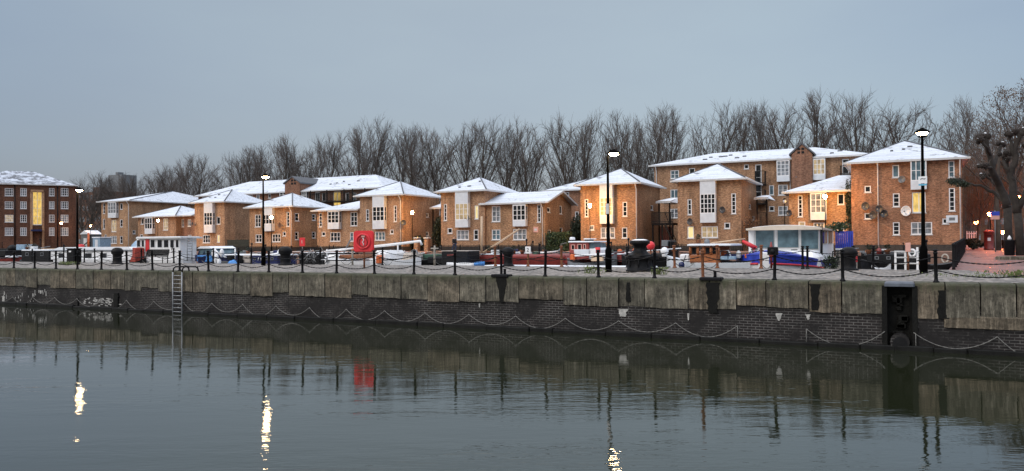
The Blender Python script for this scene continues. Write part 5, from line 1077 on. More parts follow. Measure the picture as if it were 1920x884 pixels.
# ------------------------------------------------------------------ boats
def hull_mesh(L, Wd, H, bow=1.6, stern=.5, sheer=.25, flare=.82, n=22, keel=-.5, tran=.6):
    """closed hull, x from 0 (stern) to L (bow), deck at height H above the water"""
    k = MB(); vs = []; m = 7
    for i in range(n + 1):
        x = L * i / n
        if x > L - bow: q = (L - x) / bow; wf = math.sin(min(1, q) * math.pi / 2) ** .75
        elif x < stern: q = x / stern; wf = tran + (1 - tran) * math.sin(q * math.pi / 2)
        else: wf = 1
        wf = max(wf, .02); hz = H + sheer * max(0, (x - L * .6) / (L * .4)) ** 2 + sheer * .5 * max(0, (L * .25 - x) / (L * .25)) ** 2; hw = Wd / 2 * wf
        xr = x if i < n else x + .0
        sec = [(-hw, hz), (-hw * (.5 + flare * .5), hz * .5), (-hw * flare, .0), (-hw * flare * .6, keel), (hw * flare * .6, keel), (hw * flare, .0), (hw * (.5 + flare * .5), hz * .5), (hw, hz)]
        vs += [(xr, y, z) for y, z in sec]
    c = 8; fs = [(i*c+j, (i+1)*c+j, (i+1)*c+(j+1) % c, i*c+(j+1) % c) for i in range(n) for j in range(c)]
    fs += [tuple(range(c)), tuple(reversed(range(n*c, n*c+c)))]; k.add(vs, fs, False); return k
class Boat:
    """moored parallel to the quay; (px0..px1) its ends on the plane Y, its bow to the right unless flip"""
    def __init__(s, name, label, px0, px1, Y, Wd, hullmat, H=.95, group=None, catg='boat', flip=False, water=BW, **kw):
        a = onY(px0, 490, Y); b = onY(px1, 490, Y); s.L = b.x - a.x; s.Y = Y; s.flip = flip; s.W = Wd; s.H = H
        s.root = thing(name, label, catg, (a.x, Y + Wd / 2, water), 0, group); s.o = Vector((a.x, Y + Wd / 2, water)); k = hull_mesh(s.L, Wd, H, **kw)
        if flip: k.v = [(s.L - x, y, z) for x, y, z in k.v]
        s.hull = k.build('hull', M[hullmat], s.root); k = MB(); pts = []
    def P(s, px, py, y=None):
        y = -s.W / 2 if y is None else y; q = onY(px, py, s.o.y + y) - s.o; return q.x, q.z
    def box(s, name, mat, px0, py0, px1, py1, y0=None, y1=None, b=.03, parent=None, bottom=None):
        y0 = -s.W / 2 + .12 if y0 is None else y0; y1 = s.W / 2 - .12 if y1 is None else y1
        x0, z1 = s.P(px0, py0, y0); x1, z0 = s.P(px1, py1, y0); z0 = z0 if bottom is None else bottom
        k = MB(); k.bbox(x0, y0, z0, x1, y1, z1, b); return k.build(name, M[mat], parent or s.root)
    def panes(s, rects, mat='glass', y0=None, parent=None, frame=None):
        y0 = -s.W / 2 + .12 if y0 is None else y0
        for (a, b, c, d) in rects:
            x0, z1 = s.P(a, b, y0); x1, z0 = s.P(c, d, y0); 
            k = MB(); e = .035; 
            k.box(x0, y0 - .03, z0, x0 + e, y0 - .003, z1); k.box(x1 - e, y0 - .03, z0, x1, y0 - .003, z1); k.box(x0 + e, y0 - .03, z0, x1 - e, y0 - .003, z0 + e); k.box(x0 + e, y0 - .03, z1 - e, x1 - e, y0 - .003, z1)
            w = k.build('window', M[frame or 'white'], parent or s.root); k = MB(); k.box(x0 + e, y0 - .016, z0 + e, x1 - e, y0 - .004, z1 - e).build('pane', M[mat], w)
    def tube(s, name, mat, pts, r, y=0, parent=None):
        k = MB(); pp = []
        for p in pts: yy = p[2] if len(p) > 2 else y; x, z = s.P(p[0], p[1], yy); pp.append((x, yy, z))
        k.tube(pp, r, 7); return k.build(name, M[mat], parent or s.root)
    def rubrail(s, mat):
        k = MB(); y = -s.W / 2 - .01; k.tube([(s.L * .08, y, s.H - .08), (s.L * .9 if True else 0, y, s.H - .08)], .045, 6); k.build('rubbing_strake', M[mat], s.root)
def gear(b, px0, px1, py, n, y=0.0, seed=0):
    """cans, boxes, pots, coiled ropes and poles lying about on a boat roof"""
    rnd = random.Random(seed + int(px0))
    for i in range(n):
        x, z = b.P(px0 + (px1 - px0) * (i + rnd.random()) / n, py, y); kind = rnd.randrange(5); k = MB(); c = (x, y + rnd.uniform(-.4, .4))
        if kind == 0: r_ = rnd.uniform(.09, .14); h = rnd.uniform(.2, .4); k.lathe([(r_, 0), (r_, h * .8), (r_ * .5, h * .9), (r_ * .4, h)], (c[0], c[1], z), 9); k.build('gas_bottle', M[rnd.choice(['orangepaint', 'greypaint', 'offwhite', 'maroon'])], b.root)
        elif kind == 1: w, h = rnd.uniform(.15, .4), rnd.uniform(.1, .3); k.bbox(c[0] - w, c[1] - .2, z, c[0] + w, c[1] + .2, z + h, .03); k.build('roof_box', M[rnd.choice(['darkwood', 'greypaint', 'offwhite', 'green', 'navy'])], b.root)
        elif kind == 2: k.lathe([(.1, 0), (.14, .2), (.15, .22)], (c[0], c[1], z), 8); k.build('plant_pot', M['rust'], b.root); kl = MB(); leaf_blob2(kl, (c[0], c[1], z + .36), .18, rnd); kl.build('pot_plant', M['leafdark'], b.root, recalc=False)
        elif kind == 3: L = rnd.uniform(.6, 1.6); k.tube([(c[0] - L, c[1], z + .05), (c[0] + L, c[1] + rnd.uniform(-.2, .2), z + rnd.uniform(.06, .3))], .03, 5); k.build('boat_pole', M[rnd.choice(['spar', 'white', 'greypaint'])], b.root)
        else: h = rnd.uniform(.5, 1.1); k.tube([(c[0], c[1], z), (c[0], c[1], z + h)], .035, 6); k.lathe([(.06, z + h - .08), (.06, z + h), (.03, z + h + .03)], (c[0], c[1], 0), 7); k.build('flue', M['iron'], b.root)
def leaf_blob2(k, c, r, rnd):
    for _ in range(50):
        p = Vector(c) + Vector((rnd.gauss(0, 1), rnd.gauss(0, 1), rnd.gauss(0, 1))).normalized() * r * rnd.uniform(.4, 1); a = Vector((rnd.gauss(0, 1), rnd.gauss(0, 1), rnd.gauss(0, 1))).normalized() * .06; q = a.cross(Vector((.3, .5, 1))).normalized() * .03; k.add([p - a, p + q, p + a, p - q], [(0, 1, 2, 3)])
Yb = SY + 1.2
NB = 'narrowboats and barges moored behind the quay'
# 1 dark boat with red side far left
b = Boat('motor_boat', 'dark boat with red side and heaped gear at the far left edge', -40, 27, Yb + .5, 2.6, 'maroon', H=1.25); b.box('cabin', 'blackpaint', -30, 470, 10, 484); b.box('foredeck', 'snow', -20, 480, 24, 483)
for i in range(7): k = MB(); x = random.uniform(2, 7); k.lathe([(.1, 0), (.35, .1), (.4, .3), (.2, .5), (.05, .55)], (x, random.uniform(-.5, .5), 1.9), 8); k.build('gear_bundle', M['tarp'], b.root)
# 2 black narrowboat with snowy roof
b = Boat('narrowboat', 'black narrowboat with thin snow on its roof, left of the white barge', 30, 97, Yb, 2.1, 'blackpaint', H=1.1, group=NB); b.box('cabin', 'blackpaint', 40, 470.5, 92, 486, bottom=1.0); b.box('snow_cover', 'snow', 40, 468.5, 92, 470.4)
gear(b, 50, 90, 468.6, 6)
b.panes([(48, 474, 54, 480), (62, 474, 68, 480), (76, 474, 82, 480)], frame='greypaint')
b.box('stern_box', 'canopyblue', 30, 459, 46, 469, y0=.2, y1=.9); b.box('pale_crate', 'offwhite', 50, 460, 55, 470, y0=.2, y1=.6, b=.02)
# 3 white barge
b = Boat('wide_barge', 'long white widebeam barge with snow covered flat roof at the left', 88, 256, Yb, 2.6, 'white', H=1.3, group=NB, stern=1.0)
b.box('cabin', 'white', 95, 470.5, 246, 490, bottom=1.25); b.box('roof', 'greypaint', 94, 469.6, 247, 471.4, y0=-1.25, y1=1.25)
x0, z0 = b.P(94, 469.5); x1, _ = b.P(246, 469.5); zt = b.P(94, 464, 0)[1]; k = MB(); k.prism([(0, 0), (0, 0)][:0] or [(x0, z0 + .02), (x1, z0 + .02), (x1 - .5, zt), (x0 + .9, zt)], -1.15, 1.2); k.build('snow_cover', M['snow'], b.root)
b.panes([(110, 475, 120, 484), (160, 475, 172, 484), (188, 475, 200, 484)], frame='greypaint')
# 4 red bow with dark base
b = Boat('red_boat', 'small red boat with rounded red cover between white barge and white houseboat', 236, 258, SY + .35, 1.2, 'blackpaint', H=1.15, bow=.8)
x0, _ = b.P(239, 480); x1, _ = b.P(250, 480); z0 = 1.1; z1 = b.P(250, 466)[1]; k = MB(); k.prism([(x0, z0), (x1, z0), (x1, z1), (x1 - .3, z1 + .05), (x0 + .35, z0 + (z1 - z0) * .55)], -.45, .3); k.build('cover', simple('faded_red_cover', (.36, .055, .035), .7, .4, 5, 0, .02), b.root)
# 5 white houseboat with red door
b = Boat('houseboat', 'white flat roofed houseboat with red door and big windows, left of the blue cruiser', 246, 342, SY + 1.2, 1.7, 'white', H=1.25, stern=.4, bow=.6, tran=.9)
b.box('cabin', 'white', 256, 447.5, 337.6, 492, bottom=1.2); b.box('roof', 'offwhite', 254, 445.4, 339.2, 447.3, y0=-.95, y1=.95); b.box('snow_cover', 'snow', 256, 444.6, 337.6, 445.2, y0=-.85, y1=.85, b=.01)
b.panes([(256.8, 450, 264.0, 464), (265.6, 450, 271.2, 464), (282.4, 449.5, 291.2, 465), (295.2, 449.5, 304.8, 465), (307.2, 449.5, 316.8, 465), (319.2, 449.5, 327.2, 465), (329.6, 449.5, 336.0, 465)], mat='glass')
b.box('door', 'red', 272.8, 449, 279.2, 472, y0=-.79, y1=-.74, b=.01)
b.tube('door_frame', 'white', [(272.0, 449), (272.0, 474)], .04, y=-.79); b.tube('grab_rail', 'iron', [(322, 470), (322, 462), (326, 470), (322, 474)], .03, y=-.85)
lad = thing('ladder', 'thin dark ladder leaning against the right end of the white houseboat', 'ladder', tuple(onY(355, 492, SY + .8))); lo = lad.location
for px in (351, 360): q = onY(px, 446, SY + 1.0) - lo; q0 = onY(px, 490, SY + .6) - lo; k = MB(); k.tube([q0, q], .03, 6).build('rail', M['greypaint'], lad)
for i in range(9): q = onY(351, 487 - i * 5, SY + .65 + i * .04) - lo; q0 = onY(360, 487 - i * 5, SY + .65 + i * .04) - lo; k = MB(); k.tube([q, q0], .02, 5).build('rung', M['greypaint'], lad)
# its domed canopy
b = Boat('cruiser', 'small boat under a pale blue domed canopy behind the white barge', 222, 262, SY + 5.2, 2.6, 'offwhite', H=1.5)
k = MB(); x0 = b.P(227, 465)[0]; x1 = b.P(259, 465)[0]; zt = b.P(240, 448.5)[1]; cxm = (x0 + x1) / 2; rx = (x1 - x0) / 2
k.lathe([(rx, 1.5), (rx * .98, 1.5 + (zt - 1.5) * .35), (rx * .85, 1.5 + (zt - 1.5) * .65), (rx * .55, 1.5 + (zt - 1.5) * .9), (rx * .05, zt)], (cxm, 0, 0), 20); k.build('canopy', M['canopyblue'], b.root)
# 6 blue cruiser
b = Boat('cabin_cruiser', 'blue cabin cruiser with snowy wheelhouse roof right of the white houseboat', 362, 408, Yb + .3, 2.6, 'navy', H=1.5)
b.box('cabin', 'navy', 365, 478, 398, 490); b.box('wheelhouse_base', 'lightblue', 369, 479, 397, 491, y0=-1.22, y1=1.1)
x0, z0 = b.P(366, 478); x1, _ = b.P(397, 478); zt = b.P(380, 466.5)[1]; k = MB(); 
for xx, dx in ((x0, .12), (x0 + (x1 - x0) * .33, .06), (x0 + (x1 - x0) * .68, -.02), (x1, -.35)):
    for y_ in (-1.05, 1.05): k.tube([(xx, y_, z0), (xx + dx, y_ * .9, zt)], .04, 5)
k.build('window_posts', M['navy'], b.root); k = MB(); k.prism([(x0, z0), (x1, z0), (x1 - .35, zt), (x0 + .12, zt)], -1.0, 1.0); k.build('windscreen', M['glassb'], b.root)
k = MB(); k.prism([(x0 - .05, zt), (x1 - .2, zt), (x1 - .55, zt + .16), (x0 + .3, zt + .16)], -1.1, 1.1); k.build('roof', M['snow'], b.root)
# 7 dinghy engine, scooter-like clutter, blue tarp heap
def heap(name, label, px0, px1, py0, py1, Y, mat, cat_, n=5, z=QZ, seed=2, parts='bundle'):
    rnd = random.Random(seed); a = onY(px0, py1, Y); b_ = onY(px1, py0, Y); w = b_.x - a.x; h = b_.z - z; t = thing(name, label, cat_, ((a.x + b_.x) / 2, Y, z))
    for i in range(n):
        k = MB(); cx_ = rnd.uniform(-.35, .35) * w; r = w * rnd.uniform(.18, .3); hh = h * rnd.uniform(.6, 1)
        prof = [(r, 0), (r * 1.05, hh * .3), (r * .8, hh * .7), (r * .4, hh * .95), (.02, hh)]; k.lathe(prof, (cx_, rnd.uniform(-.2, .2), 0), 9, lobes=3, amp=.15); k.build(parts, M[mat], t)
    return t
heap('tarpaulin_heap', 'bright blue tarpaulin heap on the stern beyond the quay', 424, 446, 485, 495, SY + .8, 'lightblue', 'tarpaulin', z=BW + .6)
b = Boat('dinghy', 'small black dinghy with pale fenders right of the blue cruiser', 398, 440, SY + .5, 1.5, 'blackpaint', H=1.1)
for i, (px, py) in enumerate([(402, 476), (407, 484), (405, 491), (412, 493), (417, 475)]): x, z = b.P(px, py); k = MB(); k.lathe([(.02, -.3), (.12, -.2), (.15, 0), (.12, .2), (.02, .3)], (x, -.8, z), 9); k.build('fender', M['white'], b.root)
b.tube('davit', 'white', [(401, 466), (408, 474), (424, 484)], .06); b.tube('white_post', 'white', [(441, 467), (441, 487)], .05); b.box('outboard', 'blackpaint', 425, 479, 432, 488, y0=-.3, y1=.2)
# 8 navy narrowboat
b = Boat('narrowboat', 'navy blue narrowboat with white roof behind the second lamp post', 446, 532, Yb, 2.1, 'navy', H=1.05, group=NB); b.box('cabin', 'navy', 470, 480, 520, 493, bottom=1.0); b.box('roof', 'snow', 420, 477, 524, 479.6)
b.box('wheel_shelter', 'greytarp', 453, 476, 470, 493, b=.12); b.tube('prow_rail', 'white', [(508, 478), (520, 476), (524, 469)], .07)
x, z = b.P(487, 487, -1.0); k = MB(); 
for px in (485, 490): k.tube([b.P(px, 483, -1.0)[:1] + (-1.0,) + b.P(px, 483, -1.0)[1:], b.P(px - 1, 489, -1.0)[:1] + (-1.0,) + b.P(px - 1, 489, -1.0)[1:]], .04, 5)
k.build('white_mark', M['white'], b.root); gear(b, 470, 518, 477.2, 7)
b.panes([(475, 483, 480, 488), (498, 483, 503, 488), (508, 483, 513, 488)], frame='greypaint')
# bicycles on the deck between boats
def bicycle():
    t = thing('bicycle', 'x', 'bicycle')
    for x in (-.52, .52):
        k = MB(); k.tube([(x + .33 * math.cos(a), 0, .34 + .33 * math.sin(a)) for a in [i * math.pi / 9 for i in range(19)]], .022, 5, False); w = k.build('wheel', M['blackpaint'], t)
        k = MB()
        for i in range(8): a = i * math.pi / 4; k.tube([(x, 0, .34), (x + .32 * math.cos(a), 0, .34 + .32 * math.sin(a))], .006, 3)
        k.build('spokes', M['alu'], w)
    k = MB()
    for p_, q_ in (((-.52, 0, .34), (-.08, 0, .32)), ((-.52, 0, .34), (-.18, 0, .82)), ((-.08, 0, .32), (-.18, 0, .86)), ((-.18, 0, .78), (.36, 0, .84)), ((-.08, 0, .32), (.38, 0, .74)), ((.52, 0, .34), (.36, 0, .95))): k.tube([p_, q_], .022, 5)
    k.build('frame', M['alu'], t); k = MB(); k.tube([(.28, -.26, .98), (.38, -.1, .96), (.38, .1, .96), (.28, .26, .98)], .02, 5).build('handlebar', M['iron'], t); k = MB(); k.bbox(-.32, -.07, .88, -.06, .07, .93, .03).build('saddle', M['blackpaint'], t); return t
bc = bicycle()
for i, (px, dz, rz, lab) in enumerate([(571, 0, .5, 'bicycle leaning by the back posts, leftmost of the three before the white yachts'), (582, .02, -.4, 'bicycle in the middle of the tangle before the white yachts'), (590, 0, .2, 'bicycle nearest the white yachts')]):
    o = bc if i == 0 else copy_tree(bc); p = onY(px, 492, SY - 1.1 + i * .3); o.location = (p.x, SY - 1.1 + i * .3, QZ + .01); o.rotation_euler = (0, R(0), rz); o['label'] = lab; o['group'] = 'bicycles left by the back posts'
# 9 white yachts
b = Boat('sailing_yacht', 'white sailing yacht with rust red cover, left of the lifebuoy board', 582, 690, Yb, 2.8, 'white', H=1.25, bow=3.2, group='white yachts moored in the middle', flip=True); b.box('coachroof', 'white', 612, 478, 660, 488, y0=-.8, y1=.8, b=.12); b.box('red_cover', 'rust', 634, 478, 670, 485, y0=-.9, y1=.7, b=.15)
b.box('snow_cover', 'snow', 600, 486.5, 655, 487.7, y0=-1.0, y1=1.0); b.tube('lowered_mast', 'white', [(612, 471), (668, 466)], .07); b.tube('spar', 'greypaint', [(642, 480), (657, 450)], .045); b.tube('stay', 'rope', [(612, 482), (601, 462)], .02)
b.tube('handrail', 'alu', [(590, 484), (592, 478), (610, 477), (640, 477)], .02, y=-1.1); b.tube('crutch', 'white', [(613, 484), (613, 468)], .05); b.panes([(620, 481, 628, 484), (632, 481, 640, 484)], y0=-.8)
b = Boat('sailing_yacht', 'white sailing yacht with long lowered mast, right of the lifebuoy board', 692, 765, Yb + .3, 2.8, 'white', H=1.3, bow=3.0, group='white yachts moored in the middle'); b.box('coachroof', 'white', 698, 470, 728, 487, y0=-1.0, y1=1.0, b=.22); b.box('deck_box', 'greytarp', 752, 474, 774, 488, y0=-.4, y1=.9, b=.2)
b.tube('lowered_mast', 'white', [(690, 464), (752, 457), (788, 452.5), (791, 460)], .085, y=0); b.tube('crutch', 'white', [(746, 478), (746, 458)], .05); b.panes([(702, 474, 709, 478), (713, 474, 720, 478)], y0=-1.0); b.tube('boom', 'white', [(700, 476), (756, 475)], .07); b.box('orange_bag', 'orangepaint', 703, 479, 713, 494, y0=-1.4, y1=-1.0, b=.1); b.tube('side_ladder', 'white', [(717, 482), (717, 496)], .05, y=-1.45)
b.tube('hoop', 'alu', [(773, 476), (775, 469), (780, 469), (783, 476)], .045)
b = Boat('narrowboat', 'low black narrowboat hull between the white yacht and the pale cross arm post', 720, 828, Yb + 2.4, 2.1, 'blackpaint', H=1.3, group=NB); b.box('cabin', 'green', 788, 477, 818, 487); b.box('dark_cover', 'tarp', 800, 481, 832, 494, y0=-1.0, y1=.4, b=.1); b.tube('fender_line', 'white', [(770, 484), (790, 482)], .04); gear(b, 735, 815, 482, 9)
# 10 black canopy narrowboat + inflatable
b = Boat('narrowboat', 'black narrowboat with flat topped black canopy below the walking person', 822, 896, Yb, 2.2, 'blackpaint', H=1.0, group=NB); b.box('canopy', 'tarp', 827, 471.5, 878, 488, b=.06, bottom=.95, y1=.4); b.box('snow_cover', 'greytarp', 827, 470.4, 878, 471.5, y1=.4); b.box('side_panel', 'maroon', 838, 477, 852, 480, y0=-1.0, y1=-.9, b=.01)
b = Boat('inflatable_boat', 'small inflatable dinghy with blue and white tubes beside the black canopy boat', 834, 898, SY + .25, 1.3, 'lightblue', H=1.08, bow=1.2, catg='dinghy'); k = MB(); k.tube([(.3, -.62, 1.12), (b.L * .8, -.62, 1.12), (b.L - .1, 0, 1.2)], .14, 8); k.build('tube_rim', M['lightblue'], b.root)
k = MB()
for i in range(9): x = .3 + (b.L - .6) * i / 9; k.lathe([(.15, -.14), (.17, 0), (.15, .14)], (x, -.66, 1.12), 8)
k.build('white_fittings', M['white'], b.root)
# 11 maroon barge
b = Boat('barge', 'long maroon barge with snow along its gunwale, pale mast and boom, in the middle', 893, 1168, Yb + 1.6, 4.2, 'maroon', H=1.5, bow=4, stern=1.5, group=NB, sheer=.4)
b.box('hold_cover', 'maroon', 897, 477.5, 1060, 492, b=.1); b.box('hatch_snow', 'snow', 900, 476.5, 940, 477.6); b.box('hatch_board', 'greypaint', 968, 479, 1010, 482, y0=-1.6, y1=1.5); b.box('aft_cover', 'maroon', 1128, 477.5, 1172, 491, b=.1); b.box('aft_snow', 'snow', 1130, 476.3, 1165, 477.4)
b.panes([(974, 484, 984, 492), (1006, 484, 1018, 493)], mat='glassc', frame='offwhite'); b.box('bulwark', 'maroon', 1060, 482, 1130, 494, y0=-2.05, y1=-1.9)
gear(b, 915, 1055, 477.6, 14, -.8); gear(b, 1132, 1166, 476.5, 4)
b.tube('mast', 'spar', [(903, 479), (903, 406)], .07); b.tube('boom', 'spar', [(906, 474), (974, 430)], .06); b.tube('stay', 'rope', [(903, 408), (896, 474)], .012); b.tube('spar', 'spar', [(985, 480), (1035, 474)], .08, y=.4); b.tube('davit', 'rope', [(1052, 478), (1052, 458), (1062, 456)], .03, y=-1)
b = Boat('pontoon', 'low snow covered pontoon along the quay beside the maroon barge', 897, 1250, SY + .12, 1.3, 'greypaint', H=.88, bow=1.0, catg='pontoon'); x1 = b.L - .8; k = MB(); k.bbox(.3, -.6, .88, x1, .62, 1.12, .05); k.build('snow_cover', M['snow'], b.root)
# 12 tug wheelhouse
b = Boat('tug_boat', 'small tug with red and white wheelhouse and round radar, before the orange tower', 1056, 1140, Yb + .1, 2.8, 'greypaint', H=1.25, bow=2.0, sheer=.5)
b.box('wheelhouse', 'fadedred', 1067, 454.5, 1104, 487, y0=-1.05, y1=1.05, b=.05); b.box('wheelhouse_roof', 'snow', 1065, 452.5, 1113, 454.6, y0=-1.2, y1=1.2); b.box('front_screen', 'glassb', 1103, 456, 1114, 466, y0=-.95, y1=.9); b.box('fore_cabin', 'white', 1098, 465, 1122, 486, y0=-1.0, y1=1.0, b=.12); b.box('side_panel', 'panel', 1076, 468, 1104, 480, y0=-1.12, y1=-1.06, b=.01)
b.panes([(1071, 459, 1078, 469), (1083, 458, 1091, 469), (1094, 458, 1099, 468)], y0=-1.07, frame='pink'); b.box('lamp_housing', 'white', 1067, 445, 1074, 450, y0=-.2, y1=.2, b=.1); b.box('lamp_foot', 'iron', 1068.5, 450, 1072, 452.6, y0=-.15, y1=.1)
b.box('roof_hatch', 'white', 1094, 447.5, 1106, 449.2, y0=-.5, y1=.5); b.box('roof_hatch_base', 'iron', 1096, 449.2, 1104, 452.6, y0=-.4, y1=.4); b.tube('deck_rail', 'white', [(1078, 480), (1126, 477), (1142, 476)], .05, y=-1.3); b.box('life_raft', 'orangepaint', 1068, 476, 1077, 489, y0=-1.3, y1=-1.08, b=.08); b.box('locker', 'spar', 1108, 481, 1130, 490, y0=-1.35, y1=-1.1, b=.03); b.tube('bow_post', 'redbright', [(1121, 474), (1121, 464)], .14, y=-.9)
# 13 black narrowboat behind the capstan, red ball fender
b = Boat('narrowboat', 'black narrowboat bow right behind the capstan with a pale lamp post stub', 1165, 1262, Yb + 1.0, 2.1, 'blackpaint', H=1.45, group=NB, bow=3, sheer=.5); b.box('cabin', 'tarp', 1170, 476, 1232, 487, b=.1); gear(b, 1172, 1232, 476, 5); b.tube('white_bollard', 'white', [(1246, 482), (1246, 474)], .14, y=-.7); k = MB(); x, z = b.P(1246, 471.5, -.7); k.lathe([(.05, -.2), (.2, -.1), (.22, .05), (.12, .18), (.02, .22)], (x, -.7, z), 10); k.build('lamp_globe', M['white'], b.root)
p = onY(1220, 461, SY - .3); t = thing('buoy', 'bright red round buoy half hidden behind the capstan', 'buoy', (p.x, SY - .3, QZ)); k = MB(); zc = p.z - QZ; k.lathe([(.03, zc - .22), (.15, zc - .18), (.22, zc), (.17, zc + .14), (.05, zc + .21)], n=14).build('float', M['redbright'], t); k = MB(); k.tube([(0, 0, 0), (0, 0, zc - .2)], .04, 6).build('post', M['rust'], t)
b = Boat('trailer_frame', 'dark stacked crates and mesh frame at the foot of the outside stair', 1236, 1264, 66, 3, 'blackpaint', H=1.6, catg='boat'); b.box('mesh_crates', 'greypaint', 1240, 451, 1252, 462, y0=-1.5, y1=0); b.box('dark_tank', 'blackpaint', 1252, 450, 1262, 466, y0=-1.4, y1=0, b=.4)
b.root.name = 'work_boat'; b.root['label'] = 'dark work boat with stacked crates below the outside stair'
# 14 white launch + wooden wheelhouse
b = Boat('launch', 'long pale launch with varnished wooden wheelhouse and flat grey roof before the tan tower', 1236, 1424, Yb, 2.8, 'panel', H=1.30, bow=2.6, flip=True, sheer=.35)
b.box('wheelhouse', 'varnish', 1293, 479, 1349, 491, b=.03, bottom=1.3); b.box('roof', 'panel', 1288, 458.4, 1371, 461.2, y0=-1.4, y1=1.4); b.box('roof_snow', 'snow', 1292, 457.8, 1368, 458.5, y0=-1.3, y1=1.3, b=.01)
for px in (1294, 1309, 1320, 1333, 1348): b.tube('cabin_post', 'varnish', [(px, 480), (px, 461)], .06, y=-1.2)
b.panes([(1296, 463, 1307, 478), (1322, 463, 1332, 478), (1335, 463, 1346, 478)], y0=-1.16, frame='varnish'); k = MB(); x0, z0 = b.P(1294, 479); x1, z1 = b.P(1349, 462); k.box(x0, 1.1, z0, x1, 1.2, z1).build('back_wall', M['varnish'], b.root)
b.box('fore_box', 'white', 1274, 477, 1293, 492, y0=-1.0, y1=.6, b=.06); b.box('after_deck', 'canopyblue', 1350, 481, 1378, 487, y0=-1.2, y1=1.0); b.tube('rail', 'iron', [(1365, 485), (1365, 476), (1390, 476), (1390, 484)], .025, y=-1.2); k = MB(); x, z = b.P(1279, 497); k.lathe([(.02, -.16), (.14, -.1), (.16, 0), (.12, .12), (.02, .16)], (x, -1.5, z), 10); k.build('fender', M['navy'], b.root)
gear(b, 1296, 1366, 457.9, 3); gear(b, 1352, 1420, 484, 7, -.6)
b.tube('antenna', 'greypaint', [(1281, 492), (1286, 479)], .03, y=-1.3); b.tube('windscreen_frame', 'white', [(1350, 480), (1350, 470), (1366, 470), (1370, 481)], .035, y=-1.0)
# 15 big white cruiser, bow towards the camera
cx0 = onY(1400, 450, 44).x; cx1 = onY(1537, 450, 44).x; cw = cx1 - cx0; cmid = (cx0 + cx1) / 2
t = thing('motor_cruiser', 'big white motor cruiser with three wide front windows and blue striped bow facing the quay', 'boat', (cmid, SY + .9, BW)); o_ = t.location.copy()
n = 26; Lc = 18; vs = []; 
for i in range(n + 1):
    q = (i / n) ** 1.7; y = Lc * q; wf = math.sin(min(1, q / .30) * math.pi / 2) ** .5 if i else .10; hw = (cw / 2 + .28) * max(.03, wf); hz = 1.78 - .50 * min(1, q / .3)
    vs += [(-hw, y, hz), (-hw * .96, y + .02, hz * .72), (-hw * .86, y + .05, hz * .45), (-hw * .7, y + .15, 0), (-hw * .4, y + .3, -.5), (hw * .4, y + .3, -.5), (hw * .7, y + .15, 0), (hw * .86, y + .05, hz * .45), (hw * .96, y + .02, hz * .72), (hw, y, hz)]
c = 10
def strip(j0, j1, name, mat, closed=False):
    k = MB(); fs = []
    for i in range(n):
        for j in list(range(j0, j1)) + list(range(9 - j1, 9 - j0)): fs.append((i*c+j, (i+1)*c+j, (i+1)*c+j+1, i*c+j+1))
    k.add(vs, fs); return k.build(name, M[mat], t, recalc=False)
k = MB(); fs = [(i*c+j, (i+1)*c+j, (i+1)*c+(j+1) % c, i*c+(j+1) % c) for i in range(n) for j in range(c) if j in (2, 3, 4, 5, 6, 9)]; fs += [tuple(range(c)), tuple(reversed(range(n*c, n*c+c)))]; k.add(vs, fs); hl = k.build('hull', M['white'], t, recalc=False)
strip(0, 1, 'upper_stripe', 'blue'); strip(1, 2, 'lower_stripe', 'white')
k = MB(); m_ = [i for i in range(n + 1) if vs[i*c][1] < 3.5]; pv = []
for i in m_:
    a_, b_ = Vector(vs[i*c]), Vector(vs[i*c+9]); mid = (a_ + b_) / 2 + Vector((0, 0, .04 + .34 * min(1, a_.y / 2.5))); a_ += Vector((-.03, -.02, -.06)); b_ += Vector((.03, -.02, -.06)); pv += [a_, a_.lerp(mid, .5) + Vector((0, 0, .10)), mid, b_.lerp(mid, .5) + Vector((0, 0, .10)), b_]
k.add(pv, [(i*5+j, (i+1)*5+j, (i+1)*5+j+1, i*5+j+1) for i in range(len(m_) - 1) for j in range(4)], True); k.build('bow_cover', M['blue'], t, recalc=False)
for side in (-1, 1):
    k = MB(); pts = []
    for i in range(1, 15): v = vs[i*c + (1 if side < 0 else 8)]; pts.append((v[0] * 1.01, v[1] - .02, v[2]))
    k.tube(pts, .05, 5).build('rubbing_strake', M['red'], t)
Yw = 44 - o_.y
def crect(name, mat, a, b_, c_, d, y0, y1, parent=None, bev=.03):
    p = onY(a, b_, y0 + o_.y) - o_; q = onY(c_, d, y0 + o_.y) - o_; k = MB(); k.bbox(p.x, y0, q.z, q.x, y1, p.z, bev); return k.build(name, M[mat], parent or t)
crect('foredeck_cabin', 'white', 1404, 471, 1536, 500, Yw - 2.6, Yw, bev=.35)
cab = crect('wheelhouse', 'white', 1403, 431, 1537, 498, Yw, Yw + 9, bev=.06)
for a, b_, c_, d in ((1417, 433, 1451, 465), (1458, 431.5, 1497, 464), (1502, 432.5, 1534, 467)):
    w = crect('windscreen_frame', 'offwhite', a - 2, b_ - 1, c_ + 2, d + 1, Yw - .05, Yw - .004, bev=.01); crect('pane', 'glassb', a, b_, c_, d, Yw - .075, Yw - .052, w, .01)
for a, d in ((1407, 1414), ): crect('corner_post', 'white', a, 432, d, 466, Yw - .06, Yw - .003)
p = onY(1399, 429, 43.4) - o_; q = onY(1541, 429, 43.4) - o_; zr = p.z; k = MB(); m = 12; L_ = []
for i in range(m + 1): u = i / m; L_.append((p.x + (q.x - p.x) * u, zr + .14 * math.sin(u * math.pi)))
